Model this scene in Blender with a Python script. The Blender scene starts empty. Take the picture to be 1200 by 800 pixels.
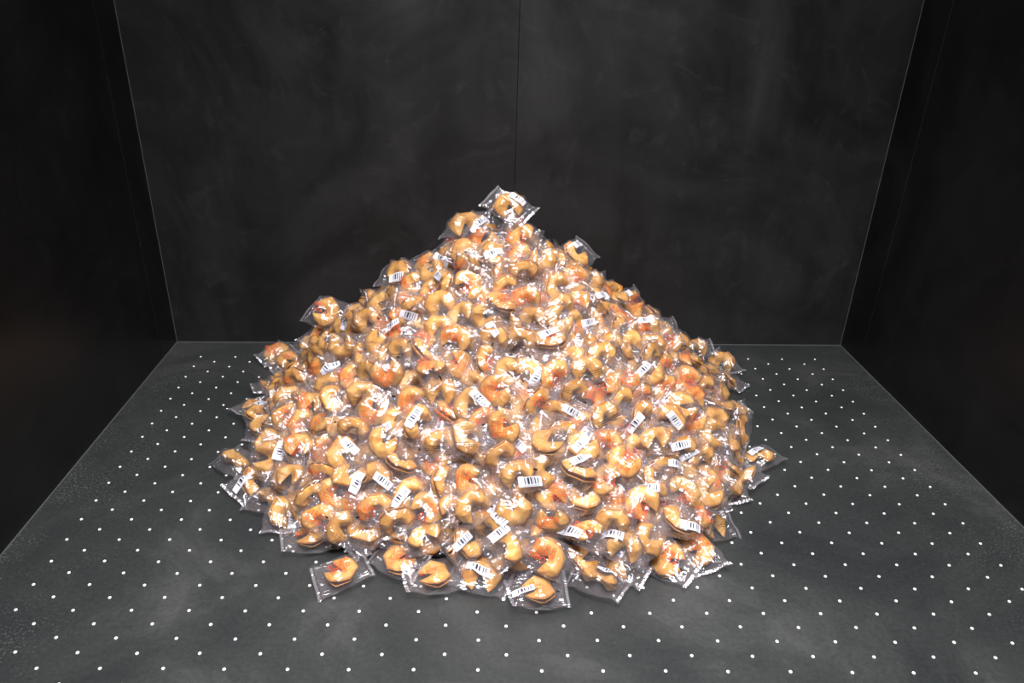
import bpy, math, random
import numpy as np
from mathutils import Matrix, Quaternion, Vector

scene = bpy.context.scene
col = scene.collection

# ------------------------------------------------------------------ camera
CAM_RIGHT = Vector((0.998602, -0.045099, 0.027585))
CAM_UP = Vector((-0.005297, 0.433805, 0.900991))
CAM_FWD = Vector((0.052600, 0.899877, -0.432960))
cam_data = bpy.data.cameras.new('camera')
cam_data.sensor_width = 36.0
cam_data.lens = 26.2086
cam_data.clip_start = 0.01
cam = bpy.data.objects.new('camera', cam_data)
m = Matrix((CAM_RIGHT, CAM_UP, -CAM_FWD)).transposed().to_4x4()
m.translation = (0, 0, 1.0)
cam.matrix_world = m
col.objects.link(cam)
scene.camera = cam

# ------------------------------------------------------------------ world, lights, exposure
world = bpy.data.worlds.new('world')
world.use_nodes = True
world.node_tree.nodes['Background'].inputs[0].default_value = (0.86, 0.9, 1.0, 1)
world.node_tree.nodes['Background'].inputs[1].default_value = 0.035
scene.world = world


def area_light(name, loc, target, sx, sy, watts, colour=(1, 1, 1), spread=180):
    d = bpy.data.lights.new(name, 'AREA')
    d.shape = 'RECTANGLE'
    d.size, d.size_y, d.energy, d.color = sx, sy, watts, colour
    d.spread = math.radians(spread)
    o = bpy.data.objects.new(name, d)
    o.location = loc
    v = Vector(target) - Vector(loc)
    o.rotation_euler = v.to_track_quat('-Z', 'Y').to_euler()
    col.objects.link(o)
    return o


area_light('ceiling_lamp', (0.13, 0.72, 2.35), (0.13, 1.15, 0.0), 1.3, 0.8, 32, (1.0, 0.965, 0.93), 125)
area_light('front_fill', (0.1, 0.1, 2.35), (0.12, 0.8, 0.0), 1.0, 0.3, 30, (0.95, 0.96, 1.0), 90)  # added unseen fill: brightens the front floor, more highlights on the film

scene.view_settings.view_transform = 'Standard'
scene.view_settings.look = 'None'
scene.view_settings.gamma = 1.0
scene.view_settings.use_curve_mapping = False
scene.view_settings.exposure = 0.12
scene.cycles.transparent_max_bounces = 40
scene.cycles.max_bounces = 10

# ------------------------------------------------------------------ material helpers


def mat(name):
    mt = bpy.data.materials.new(name)
    mt.use_nodes = True
    nt = mt.node_tree
    nt.nodes.clear()
    out = nt.nodes.new('ShaderNodeOutputMaterial')
    return mt, nt, out


def N(nt, kind, **kw):
    n = nt.nodes.new(kind)
    for k, v in kw.items():
        if k.startswith('_'):
            setattr(n, k[1:], v)
        else:
            n.inputs[k.replace('__', ' ')].default_value = v
    return n


def L(nt, a, ai, b, bi):
    nt.links.new(a.outputs[ai], b.inputs[bi])


def ramp(nt, stops):
    r = nt.nodes.new('ShaderNodeValToRGB')
    els = r.color_ramp.elements
    while len(els) < len(stops):
        els.new(0.5)
    for e, (p, c) in zip(els, stops):
        e.position = p
        e.color = c if len(c) == 4 else (*c, 1)
    return r


def g(v):
    return (v, v, v, 1)


def mix_rgb(nt, blend='MIX', fac=0.5):
    n = nt.nodes.new('ShaderNodeMix')
    n.data_type = 'RGBA'
    n.blend_type = blend
    n.inputs[0].default_value = fac
    return n   # factor 0, A 6, B 7, result 2


def steel_wall(name, tint, stretch):
    """Blackened steel sheet: dark, semi-gloss, with vertical streaks and wiped smudges."""
    mt, nt, out = mat(name)
    b = N(nt, 'ShaderNodeBsdfPrincipled', Metallic=0.0)
    tc = N(nt, 'ShaderNodeTexCoord')
    mp = N(nt, 'ShaderNodeMapping')
    mp.inputs['Scale'].default_value = stretch
    L(nt, tc, 'Object', mp, 0)
    n1 = N(nt, 'ShaderNodeTexNoise', Scale=4.0, Detail=5.0, Roughness=0.55)
    L(nt, mp, 0, n1, 'Vector')
    n2 = N(nt, 'ShaderNodeTexNoise', Scale=2.3, Detail=5.0, Roughness=0.6, Distortion=1.2)
    L(nt, tc, 'Object', n2, 'Vector')
    n3 = N(nt, 'ShaderNodeTexNoise', Scale=4.5, Detail=10.0, Roughness=0.74, Distortion=3.5)
    L(nt, tc, 'Object', n3, 'Vector')
    r1 = ramp(nt, [(0.3, g(0.62)), (0.75, g(1.0))])
    L(nt, n1, 0, r1, 0)
    r2 = ramp(nt, [(0.3, g(0.4)), (0.75, g(1.0))])
    L(nt, n2, 0, r2, 0)
    mu = mix_rgb(nt, 'MULTIPLY', 1.0)
    L(nt, r1, 0, mu, 6)
    L(nt, r2, 0, mu, 7)
    r3 = ramp(nt, [(0.54, g(0.0)), (0.78, g(0.9))])
    L(nt, n3, 0, r3, 0)
    ad = mix_rgb(nt, 'ADD', 0.6)
    L(nt, mu, 2, ad, 6)
    L(nt, r3, 0, ad, 7)
    # sparse pale specks
    vs = N(nt, 'ShaderNodeTexVoronoi', Scale=17.0)
    L(nt, tc, 'Object', vs, 'Vector')
    rs_ = ramp(nt, [(0.016, g(6.0)), (0.030, g(0))])
    L(nt, vs, 0, rs_, 0)
    m5 = mix_rgb(nt, 'MULTIPLY', 1.0)
    L(nt, rs_, 0, m5, 6)
    L(nt, r3, 0, m5, 7)
    a5 = mix_rgb(nt, 'ADD', 1.0)
    L(nt, ad, 2, a5, 6)
    L(nt, m5, 2, a5, 7)
    ad = a5
    tn = mix_rgb(nt, 'MULTIPLY', 1.0)
    L(nt, ad, 2, tn, 6)
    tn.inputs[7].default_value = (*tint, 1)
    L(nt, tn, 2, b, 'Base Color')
    rr = ramp(nt, [(0.3, g(0.30)), (0.7, g(0.46))])
    L(nt, n2, 0, rr, 0)
    L(nt, rr, 0, b, 'Roughness')
    b.inputs['Specular IOR Level'].default_value = 0.5
    bp = N(nt, 'ShaderNodeBump', Strength=0.06, Distance=0.01)
    L(nt, n1, 0, bp, 'Height')
    L(nt, bp, 0, b, 'Normal')
    L(nt, b, 0, out, 0)
    return mt


def make_floor_material():
    mt, nt, out = mat('floor_steel')
    b = N(nt, 'ShaderNodeBsdfPrincipled', Metallic=0.35)
    tc = N(nt, 'ShaderNodeTexCoord')
    n1 = N(nt, 'ShaderNodeTexNoise', Scale=3.2, Detail=7.0, Roughness=0.62, Distortion=0.6)
    L(nt, tc, 'Object', n1, 'Vector')
    n2 = N(nt, 'ShaderNodeTexNoise', Scale=120.0, Detail=4.0, Roughness=0.7)
    L(nt, tc, 'Object', n2, 'Vector')
    r1 = ramp(nt, [(0.32, (0.029, 0.032, 0.033)), (0.55, (0.043, 0.045, 0.045)), (0.75, (0.080, 0.081, 0.081))])
    L(nt, n1, 0, r1, 0)
    r2 = ramp(nt, [(0.3, g(0.8)), (0.7, g(1.15))])
    L(nt, n2, 0, r2, 0)
    mu = mix_rgb(nt, 'MULTIPLY', 1.0)
    L(nt, r1, 0, mu, 6)
    L(nt, r2, 0, mu, 7)
    # dust specks gathered along the side walls
    sx = N(nt, 'ShaderNodeSeparateXYZ')
    L(nt, tc, 'Object', sx, 0)
    sub = N(nt, 'ShaderNodeMath', _operation='SUBTRACT')
    L(nt, sx, 0, sub, 0)
    sub.inputs[1].default_value = 0.135
    ab = N(nt, 'ShaderNodeMath', _operation='ABSOLUTE')
    L(nt, sub, 0, ab, 0)
    near = N(nt, 'ShaderNodeMapRange')
    near.inputs[1].default_value = 0.74
    near.inputs[2].default_value = 1.02
    L(nt, ab, 0, near, 0)
    n3 = N(nt, 'ShaderNodeTexNoise', Scale=210.0, Detail=3.0, Roughness=0.8)
    L(nt, tc, 'Object', n3, 'Vector')
    r3 = ramp(nt, [(0.55, g(0)), (0.64, g(1))])
    L(nt, n3, 0, r3, 0)
    n4 = N(nt, 'ShaderNodeTexNoise', Scale=7.0, Detail=5.0, Roughness=0.7)
    L(nt, tc, 'Object', n4, 'Vector')
    r4 = ramp(nt, [(0.42, g(0)), (0.62, g(1))])
    L(nt, n4, 0, r4, 0)
    m1 = N(nt, 'ShaderNodeMath', _operation='MULTIPLY')
    L(nt, r3, 0, m1, 0)
    L(nt, r4, 0, m1, 1)
    m2 = N(nt, 'ShaderNodeMath', _operation='MULTIPLY')
    L(nt, m1, 0, m2, 0)
    L(nt, near, 0, m2, 1)
    # sparse specks everywhere
    v = N(nt, 'ShaderNodeTexVoronoi', Scale=26.0)
    L(nt, tc, 'Object', v, 'Vector')
    rv = ramp(nt, [(0.022, g(0.8)), (0.034, g(0))])
    L(nt, v, 0, rv, 0)
    m3 = N(nt, 'ShaderNodeMath', _operation='MULTIPLY')
    L(nt, rv, 0, m3, 0)
    L(nt, r4, 0, m3, 1)
    mx = N(nt, 'ShaderNodeMath', _operation='MAXIMUM')
    L(nt, m2, 0, mx, 0)
    L(nt, m3, 0, mx, 1)
    m4 = N(nt, 'ShaderNodeMath', _operation='MULTIPLY')
    L(nt, mx, 0, m4, 0)
    m4.inputs[1].default_value = 0.5
    dm = mix_rgb(nt, 'MIX', 0.0)
    L(nt, m4, 0, dm, 0)
    L(nt, mu, 2, dm, 6)
    dm.inputs[7].default_value = (0.36, 0.37, 0.37, 1)
    # fine scratches
    L(nt, dm, 2, b, 'Base Color')
    rr = ramp(nt, [(0.3, g(0.27)), (0.7, g(0.44))])
    L(nt, n1, 0, rr, 0)
    L(nt, rr, 0, b, 'Roughness')
    bp = N(nt, 'ShaderNodeBump', Strength=0.05, Distance=0.004)
    L(nt, n2, 0, bp, 'Height')
    L(nt, bp, 0, b, 'Normal')
    L(nt, b, 0, out, 0)
    return mt


def simple(name, colour, rough=0.5, metal=0.0, spec=0.5):
    mt, nt, out = mat(name)
    b = N(nt, 'ShaderNodeBsdfPrincipled', Roughness=rough, Metallic=metal)
    tc = N(nt, 'ShaderNodeTexCoord')
    n1 = N(nt, 'ShaderNodeTexNoise', Scale=60.0, Detail=3.0)
    L(nt, tc, 'Object', n1, 'Vector')
    r = ramp(nt, [(0.3, tuple(c * 0.85 for c in colour)), (0.7, colour)])
    L(nt, n1, 0, r, 0)
    L(nt, r, 0, b, 'Base Color')
    b.inputs['Specular IOR Level'].default_value = spec
    L(nt, b, 0, out, 0)
    return mt


def make_cookie_material():
    mt, nt, out = mat('baked_cookie')
    b = N(nt, 'ShaderNodeBsdfPrincipled', Roughness=0.42)
    b.inputs['Specular IOR Level'].default_value = 0.35
    b.inputs['Subsurface Weight'].default_value = 0.0
    tc = N(nt, 'ShaderNodeTexCoord')
    oi = N(nt, 'ShaderNodeObjectInfo')
    ofs = N(nt, 'ShaderNodeVectorMath', _operation='MULTIPLY')
    ofs.inputs[0].default_value = (1, 1, 1)
    sc = N(nt, 'ShaderNodeVectorMath', _operation='SCALE')
    L(nt, oi, 'Random', sc, 'Scale')
    sc.inputs[0].default_value = (7.1, 3.3, 5.7)
    ad = N(nt, 'ShaderNodeVectorMath', _operation='ADD')
    L(nt, tc, 'Object', ad, 0)
    L(nt, sc, 0, ad, 1)
    n1 = N(nt, 'ShaderNodeTexNoise', Scale=38.0, Detail=5.0, Roughness=0.6, Distortion=0.4)
    L(nt, ad, 0, n1, 'Vector')
    r1 = ramp(nt, [(0.30, (0.38, 0.150, 0.022)), (0.50, (0.53, 0.258, 0.054)), (0.72, (0.64, 0.360, 0.098))])
    L(nt, n1, 0, r1, 0)
    # browner rim and tips, stored with the mesh as the bake of each cookie
    at = N(nt, 'ShaderNodeAttribute', _attribute_name='toast')
    n2 = N(nt, 'ShaderNodeTexNoise', Scale=90.0, Detail=3.0)
    L(nt, ad, 0, n2, 'Vector')
    mm = N(nt, 'ShaderNodeMath', _operation='MULTIPLY')
    L(nt, at, 'Fac', mm, 0)
    L(nt, n2, 0, mm, 1)
    rt = ramp(nt, [(0.24, g(0)), (0.52, g(0.85))])
    L(nt, mm, 0, rt, 0)
    mx = mix_rgb(nt, 'MIX')
    L(nt, rt, 0, mx, 0)
    L(nt, r1, 0, mx, 6)
    mx.inputs[7].default_value = (0.30, 0.105, 0.018, 1)
    # small dark bake spots
    vb = N(nt, 'ShaderNodeTexVoronoi', Scale=210.0)
    L(nt, ad, 0, vb, 'Vector')
    rb = ramp(nt, [(0.10, g(1)), (0.26, g(0))])
    L(nt, vb, 0, rb, 0)
    n5 = N(nt, 'ShaderNodeTexNoise', Scale=55.0, Detail=2.0)
    L(nt, ad, 0, n5, 'Vector')
    r5 = ramp(nt, [(0.50, g(0)), (0.66, g(0.8))])
    L(nt, n5, 0, r5, 0)
    mb = N(nt, 'ShaderNodeMath', _operation='MULTIPLY')
    L(nt, rb, 0, mb, 0)
    L(nt, r5, 0, mb, 1)
    mxb = mix_rgb(nt, 'MIX')
    L(nt, mb, 0, mxb, 0)
    L(nt, mx, 2, mxb, 6)
    mxb.inputs[7].default_value = (0.22, 0.075, 0.014, 1)
    mx = mxb
    hs = N(nt, 'ShaderNodeHueSaturation')
    mr = N(nt, 'ShaderNodeMapRange')
    mr.inputs[3].default_value = 0.80
    mr.inputs[4].default_value = 1.14
    L(nt, oi, 'Random', mr, 0)
    L(nt, mr, 0, hs, 'Value')
    L(nt, mx, 2, hs, 'Color')
    L(nt, hs, 0, b, 'Base Color')
    n3 = N(nt, 'ShaderNodeTexNoise', Scale=160.0, Detail=4.0, Roughness=0.7)
    L(nt, ad, 0, n3, 'Vector')
    bp = N(nt, 'ShaderNodeBump', Strength=0.35, Distance=0.001)
    L(nt, n3, 0, bp, 'Height')
    L(nt, bp, 0, b, 'Normal')
    L(nt, b, 0, out, 0)
    return mt


def make_film_material(name='clear_film', haze=0.030, low=0.08):
    """Clear crinkled cellophane."""
    mt, nt, out = mat(name)
    tc = N(nt, 'ShaderNodeTexCoord')
    oi = N(nt, 'ShaderNodeObjectInfo')
    sc = N(nt, 'ShaderNodeVectorMath', _operation='SCALE')
    L(nt, oi, 'Random', sc, 'Scale')
    sc.inputs[0].default_value = (3.1, 5.3, 1.7)
    ad = N(nt, 'ShaderNodeVectorMath', _operation='ADD')
    L(nt, tc, 'Object', ad, 0)
    L(nt, sc, 0, ad, 1)
    total = None
    for ang, sx, sy, wgt in ((0.6, 22.0, 120.0, 1.0), (-0.5, 26.0, 110.0, 0.9), (1.65, 20.0, 90.0, 0.8)):
        mp = N(nt, 'ShaderNodeMapping')
        mp.inputs['Rotation'].default_value = (0, 0, ang)
        mp.inputs['Scale'].default_value = (sx, sy, 40.0)
        L(nt, ad, 0, mp, 0)
        nz = N(nt, 'ShaderNodeTexNoise', Scale=1.0, Detail=1.5, Roughness=0.5, Distortion=0.3)
        L(nt, mp, 0, nz, 'Vector')
        sb = N(nt, 'ShaderNodeMath', _operation='SUBTRACT')
        L(nt, nz, 0, sb, 0)
        sb.inputs[1].default_value = 0.5
        ab = N(nt, 'ShaderNodeMath', _operation='ABSOLUTE')
        L(nt, sb, 0, ab, 0)
        ma = N(nt, 'ShaderNodeMath', _operation='MULTIPLY_ADD')
        L(nt, ab, 0, ma, 0)
        ma.inputs[1].default_value = wgt
        if total is not None:
            L(nt, total, 0, ma, 2)
        else:
            ma.inputs[2].default_value = 0.0
        total = ma
    hh = total
    bp = N(nt, 'ShaderNodeBump', Strength=0.7, Distance=0.005)
    L(nt, hh, 0, bp, 'Height')
    gl = N(nt, 'ShaderNodeBsdfGlossy', Roughness=0.11)
    gl.inputs['Color'].default_value = (0.97, 0.96, 1.0, 1)
    L(nt, bp, 0, gl, 'Normal')
    tr = N(nt, 'ShaderNodeBsdfTransparent')
    tr.inputs['Color'].default_value = (0.985, 0.982, 0.985, 1)
    lw = N(nt, 'ShaderNodeLayerWeight', Blend=0.42)
    L(nt, bp, 0, lw, 'Normal')
    mr = N(nt, 'ShaderNodeMapRange')
    mr.inputs[3].default_value = low
    mr.inputs[4].default_value = 0.60
    pw = N(nt, 'ShaderNodeMath', _operation='POWER')
    L(nt, lw, 'Facing', pw, 0)
    pw.inputs[1].default_value = 2.2
    L(nt, pw, 0, mr, 0)
    m1 = N(nt, 'ShaderNodeMixShader')
    L(nt, mr, 0, m1, 0)
    L(nt, tr, 0, m1, 1)
    L(nt, gl, 0, m1, 2)
    # slight film haze, with lavender reflections painted into its diffuse colour
    df = N(nt, 'ShaderNodeBsdfDiffuse')
    df.inputs['Color'].default_value = (0.86, 0.80, 0.87, 1)
    m2 = N(nt, 'ShaderNodeMixShader')
    m2.inputs[0].default_value = haze
    L(nt, m1, 0, m2, 1)
    L(nt, df, 0, m2, 2)
    L(nt, m2, 0, out, 0)
    return mt


def make_barcode_material():
    mt, nt, out = mat('barcode_print')
    b = N(nt, 'ShaderNodeBsdfPrincipled', Roughness=0.22)
    uv = N(nt, 'ShaderNodeUVMap')
    sx = N(nt, 'ShaderNodeSeparateXYZ')
    L(nt, uv, 0, sx, 0)

    def between(sock, lo, hi):
        a = N(nt, 'ShaderNodeMath', _operation='GREATER_THAN')
        nt.links.new(sock, a.inputs[0])
        a.inputs[1].default_value = lo
        c = N(nt, 'ShaderNodeMath', _operation='LESS_THAN')
        nt.links.new(sock, c.inputs[0])
        c.inputs[1].default_value = hi
        d = N(nt, 'ShaderNodeMath', _operation='MULTIPLY')
        L(nt, a, 0, d, 0)
        L(nt, c, 0, d, 1)
        return d
    waves = []
    for fq, phs, amp in ((69.0, 0.4, 1.0), (43.0, 1.7, 0.85), (101.0, 2.9, 0.5)):
        ml = N(nt, 'ShaderNodeMath', _operation='MULTIPLY_ADD')
        L(nt, sx, 0, ml, 0)
        ml.inputs[1].default_value = fq
        ml.inputs[2].default_value = phs
        sn = N(nt, 'ShaderNodeMath', _operation='SINE')
        L(nt, ml, 0, sn, 0)
        sm = N(nt, 'ShaderNodeMath', _operation='MULTIPLY_ADD')
        L(nt, sn, 0, sm, 0)
        sm.inputs[1].default_value = amp
        if waves:
            L(nt, waves[-1], 0, sm, 2)
        else:
            sm.inputs[2].default_value = 0.0
        waves.append(sm)
    bars = N(nt, 'ShaderNodeMath', _operation='GREATER_THAN')
    L(nt, waves[-1], 0, bars, 0)
    bars.inputs[1].default_value = 0.05
    bx = between(sx.outputs[0], 0.20, 0.90)
    by = between(sx.outputs[1], 0.24, 0.90)
    m1 = N(nt, 'ShaderNodeMath', _operation='MULTIPLY')
    L(nt, bars, 0, m1, 0)
    L(nt, bx, 0, m1, 1)
    m2 = N(nt, 'ShaderNodeMath', _operation='MULTIPLY')
    L(nt, m1, 0, m2, 0)
    L(nt, by, 0, m2, 1)
    # row of digits under the bars
    dg = N(nt, 'ShaderNodeMath', _operation='MULTIPLY')
    L(nt, sx, 0, dg, 0)
    dg.inputs[1].default_value = 30.0
    dfr = N(nt, 'ShaderNodeMath', _operation='FRACT')
    L(nt, dg, 0, dfr, 0)
    dd = between(dfr.outputs[0], 0.3, 0.8)
    dy = between(sx.outputs[1], 0.06, 0.17)
    m3 = N(nt, 'ShaderNodeMath', _operation='MULTIPLY')
    L(nt, dd, 0, m3, 0)
    L(nt, dy, 0, m3, 1)
    m4 = N(nt, 'ShaderNodeMath', _operation='MULTIPLY')
    L(nt, m3, 0, m4, 0)
    L(nt, bx, 0, m4, 1)
    mxx = N(nt, 'ShaderNodeMath', _operation='MAXIMUM')
    L(nt, m2, 0, mxx, 0)
    L(nt, m4, 0, mxx, 1)
    c = mix_rgb(nt, 'MIX')
    L(nt, mxx, 0, c, 0)
    c.inputs[6].default_value = (0.66, 0.65, 0.71, 1)
    c.inputs[7].default_value = (0.035, 0.033, 0.045, 1)
    L(nt, c, 2, b, 'Base Color')
    L(nt, b, 0, out, 0)
    return mt


def make_ink(name, colour, alpha):
    mt, nt, out = mat(name)
    b = N(nt, 'ShaderNodeBsdfPrincipled', Roughness=0.25)
    b.inputs['Base Color'].default_value = (*colour, 1)
    t = N(nt, 'ShaderNodeBsdfTransparent')
    t.inputs['Color'].default_value = (min(1, colour[0] * 1.1 + 0.1), colour[1] * 0.8, colour[2] * 0.6, 1)
    tc = N(nt, 'ShaderNodeTexCoord')
    n1 = N(nt, 'ShaderNodeTexNoise', Scale=240.0, Detail=2.0)
    L(nt, tc, 'Object', n1, 'Vector')
    r = ramp(nt, [(0.3, g(alpha * 0.7)), (0.7, g(min(1, alpha * 1.2)))])
    L(nt, n1, 0, r, 0)
    mx = N(nt, 'ShaderNodeMixShader')
    L(nt, r, 0, mx, 0)
    L(nt, t, 0, mx, 1)
    L(nt, b, 0, mx, 2)
    L(nt, mx, 0, out, 0)
    return mt


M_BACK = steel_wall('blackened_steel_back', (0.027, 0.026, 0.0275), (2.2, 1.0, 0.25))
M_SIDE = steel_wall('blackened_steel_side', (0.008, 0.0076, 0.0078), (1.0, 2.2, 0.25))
M_FLOOR = make_floor_material()
M_EDGE = simple('bare_steel_edge', (0.22, 0.23, 0.235), 0.35, 0.6)
M_STUD = simple('bright_stud', (0.80, 0.80, 0.78), 0.25, 0.0, 0.8)
M_COOKIE = make_cookie_material()
M_FILM = make_film_material()
M_SEAL = make_film_material('crimped_film', 0.10, 0.22)
M_BAR = make_barcode_material()
M_RED = make_ink('red_ink', (0.76, 0.09, 0.016), 0.85)
M_BLACK = make_ink('black_ink', (0.012, 0.012, 0.014), 0.95)

# ------------------------------------------------------------------ mesh helpers


def mesh_from(name, verts, faces, mats, smooth=False):
    me = bpy.data.meshes.new(name)
    me.from_pydata([tuple(map(float, v)) for v in verts], [], [tuple(map(int, f)) for f in faces])
    for mt in (mats if isinstance(mats, (list, tuple)) else [mats]):
        me.materials.append(mt)
    if smooth:
        me.polygons.foreach_set('use_smooth', [True] * len(me.polygons))
    me.update()
    return me


def link(name, data, parent=None):
    o = bpy.data.objects.new(name, data)
    col.objects.link(o)
    if parent is not None:
        o.parent = parent
    return o


def box(x0, x1, y0, y1, z0, z1, bev=0.0):
    if bev <= 0:
        v = [(x, y, z) for z in (z0, z1) for y in (y0, y1) for x in (x0, x1)]
        f = [(0, 2, 3, 1), (4, 5, 7, 6), (0, 1, 5, 4), (2, 6, 7, 3), (0, 4, 6, 2), (1, 3, 7, 5)]
        return v, f
    import bmesh
    bm = bmesh.new()
    v, f = box(x0, x1, y0, y1, z0, z1)
    vs = [bm.verts.new(p) for p in v]
    for q in f:
        bm.faces.new([vs[i] for i in q])
    bmesh.ops.bevel(bm, geom=bm.edges[:], offset=bev, segments=1, affect='EDGES')
    bm.verts.index_update()
    ov = [tuple(p.co) for p in bm.verts]
    of = [[p.index for p in q.verts] for q in bm.faces]
    bm.free()
    return ov, of


# ------------------------------------------------------------------ the steel box
XL, XR, YB = -0.8881, 1.1574, 2.0630
YF, ZT, SEAM = -0.35, 2.6, 0.1145


def structure(name, vf, mt, label=None):
    o = link(name, mesh_from(name, vf[0], vf[1], mt))
    o['kind'] = 'structure'
    return o


floor = structure('floor', box(XL, XR, YF, YB, -0.02, 0.0), M_FLOOR)
floor['label'] = 'dark grey steel floor plate dotted with rows of small bright studs'
wall_back = structure('wall_back', box(XL - 0.02, XR + 0.02, YB + 0.006, YB + 0.03, -0.02, ZT), M_SIDE)
wall_back['label'] = 'tall blackened steel back wall of two panels'
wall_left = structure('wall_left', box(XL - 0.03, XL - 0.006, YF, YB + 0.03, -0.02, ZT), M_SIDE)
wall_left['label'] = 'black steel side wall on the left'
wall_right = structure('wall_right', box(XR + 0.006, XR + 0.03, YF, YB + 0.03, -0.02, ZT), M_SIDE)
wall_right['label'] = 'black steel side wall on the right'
# panels hung on the walls
for x0, x1 in ((XL, SEAM - 0.0004), (SEAM + 0.0004, XR)):
    link('panel', mesh_from('panel', *box(x0, x1, YB, YB + 0.006, 0.001, ZT, 0.0007), M_BACK), wall_back)
YS_L, YS_R = 1.9487, 1.9313
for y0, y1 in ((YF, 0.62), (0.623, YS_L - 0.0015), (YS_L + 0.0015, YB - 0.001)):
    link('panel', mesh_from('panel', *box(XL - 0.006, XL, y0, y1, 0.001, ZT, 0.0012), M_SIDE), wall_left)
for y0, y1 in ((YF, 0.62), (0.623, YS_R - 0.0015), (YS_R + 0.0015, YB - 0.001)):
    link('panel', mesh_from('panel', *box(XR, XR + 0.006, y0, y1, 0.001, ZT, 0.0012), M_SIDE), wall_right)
# bare bright edges of the sheets along the floor and up the corners
for i, b in enumerate((
        box(XL, XR, YB - 0.0022, YB - 0.0002, 0.0, 0.0018),
        box(XL + 0.0002, XL + 0.0022, YF, YB - 0.003, 0.0, 0.0018),
        box(XR - 0.0022, XR - 0.0002, YF, YB - 0.003, 0.0, 0.0018),
        box(XL + 0.0001, XL + 0.0013, YB - 0.0013, YB - 0.0001, 0.002, ZT),
        box(XR - 0.0013, XR - 0.0001, YB - 0.0013, YB - 0.0001, 0.002, ZT))):
    t = structure('trim_%d' % (i + 1), b, M_EDGE)
    t['label'] = ('thin bare steel edge where the floor meets the back wall', 'thin bare steel edge along the floor by the left wall',
                  'thin bare steel edge along the floor by the right wall', 'thin pale edge up the left back corner',
                  'thin pale edge up the right back corner')[i]

# ------------------------------------------------------------------ studs in the floor
STUD_R = 0.0030
sv, sf = [], []
rings = [(1.0, 0.0), (0.92, 0.42), (0.62, 0.78), (0.0, 0.95)]
SEG = 10
for rr, zz in rings[:-1]:
    for k in range(SEG):
        a = 2 * math.pi * k / SEG
        sv.append((STUD_R * rr * math.cos(a), STUD_R * rr * math.sin(a), STUD_R * 0.75 * zz))
sv.append((0, 0, STUD_R * 0.75 * 0.95))
for r in range(2):
    for k in range(SEG):
        sf.append((r * SEG + k, r * SEG + (k + 1) % SEG, (r + 1) * SEG + (k + 1) % SEG, (r + 1) * SEG + k))
for k in range(SEG):
    sf.append((2 * SEG + k, 2 * SEG + (k + 1) % SEG, 3 * SEG))
stud_mesh = mesh_from('stud', sv, sf, M_STUD, True)


def pile_radius(th):
    a = math.degrees(th) % 360
    P = [(0,.64),(30,.63),(60,.52),(90,.44),(120,.53),(150,.64),(180,.645),(205,.66),(225,.645),(250,.60),(270,.63),(290,.64),(310,.67),(335,.68),(360,.64)]
    return float(np.interp(a, [p[0] for p in P], [p[1] for p in P]))


PCX, PCY, PH = (0.075, 1.6, 0.515)
PPX, PPZ = [0, 0.06, 0.15, 0.3, 0.5, 0.7, 0.85, 0.94, 1.0], [1, 0.95, 0.88, 0.76, 0.58, 0.37, 0.18, 0.07, 0.03]


def pile_rho(x, y):
    return math.hypot(x - PCX, y - PCY) / pile_radius(math.atan2(y - PCY, x - PCX))


def pile_z(x, y):
    return PH * float(np.interp(pile_rho(x, y), PPX, PPZ))


COL_A = [-0.787 + 0.0985 * k for k in range(7)] + [0.011 - 0.104 * 1, 0.011, 0.114, 0.213, 0.317, 0.419, 0.521, 0.623, 0.725, 0.828, 0.931, 1.034]
COL_B = [-0.739, -0.640, -0.543, -0.443, -0.345, -0.245, -0.146, -0.044, 0.059, 0.159, 0.264, 0.366, 0.468, 0.571, 0.673, 0.776, 0.880, 0.988]
rng = random.Random(5)
hidden = []
for j in range(-30, 1):
    for cols, off in ((COL_A, 0.0), (COL_B, -0.5)):
        for x in cols:
            y = 1.9650 + (j + off) * (0.06045 + 0.00155 * (x + 0.79))
            if y < 0.3:
                continue
            xx, yy = x + rng.uniform(-0.0012, 0.0012), y + rng.uniform(-0.0008, 0.0008)
            d = Vector((xx, yy, 0)) - Vector((0, 0, 1))
            u = d.dot(CAM_RIGHT) / d.dot(CAM_FWD) * 873.621
            v = d.dot(CAM_UP) / d.dot(CAM_FWD) * 873.621
            seen = abs(u) < 606 and -406 < v < 400 and pile_rho(xx, yy) > 0.93
            # behind the heap
            if seen and yy > PCY - 0.1 and PCX - 0.5 < xx < PCX + 0.5:
                seen = False
            if seen:
                s = link('stud', stud_mesh, floor)
                s.location = (xx, yy, 0)
            else:
                hidden.append((xx, yy))
hv, hf = [], []
for (xx, yy) in hidden:
    n0 = len(hv)
    hv += [(a + xx, b + yy, c) for a, b, c in sv]
    hf += [tuple(i + n0 for i in f) for f in sf]
ms = link('studs_out_of_view', mesh_from('studs_out_of_view', hv, hf, M_STUD, True), floor)
ms.name = 'stud_rows'
ms['kind'] = 'stuff'

# ------------------------------------------------------------------ fortune cookie and its bag


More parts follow.
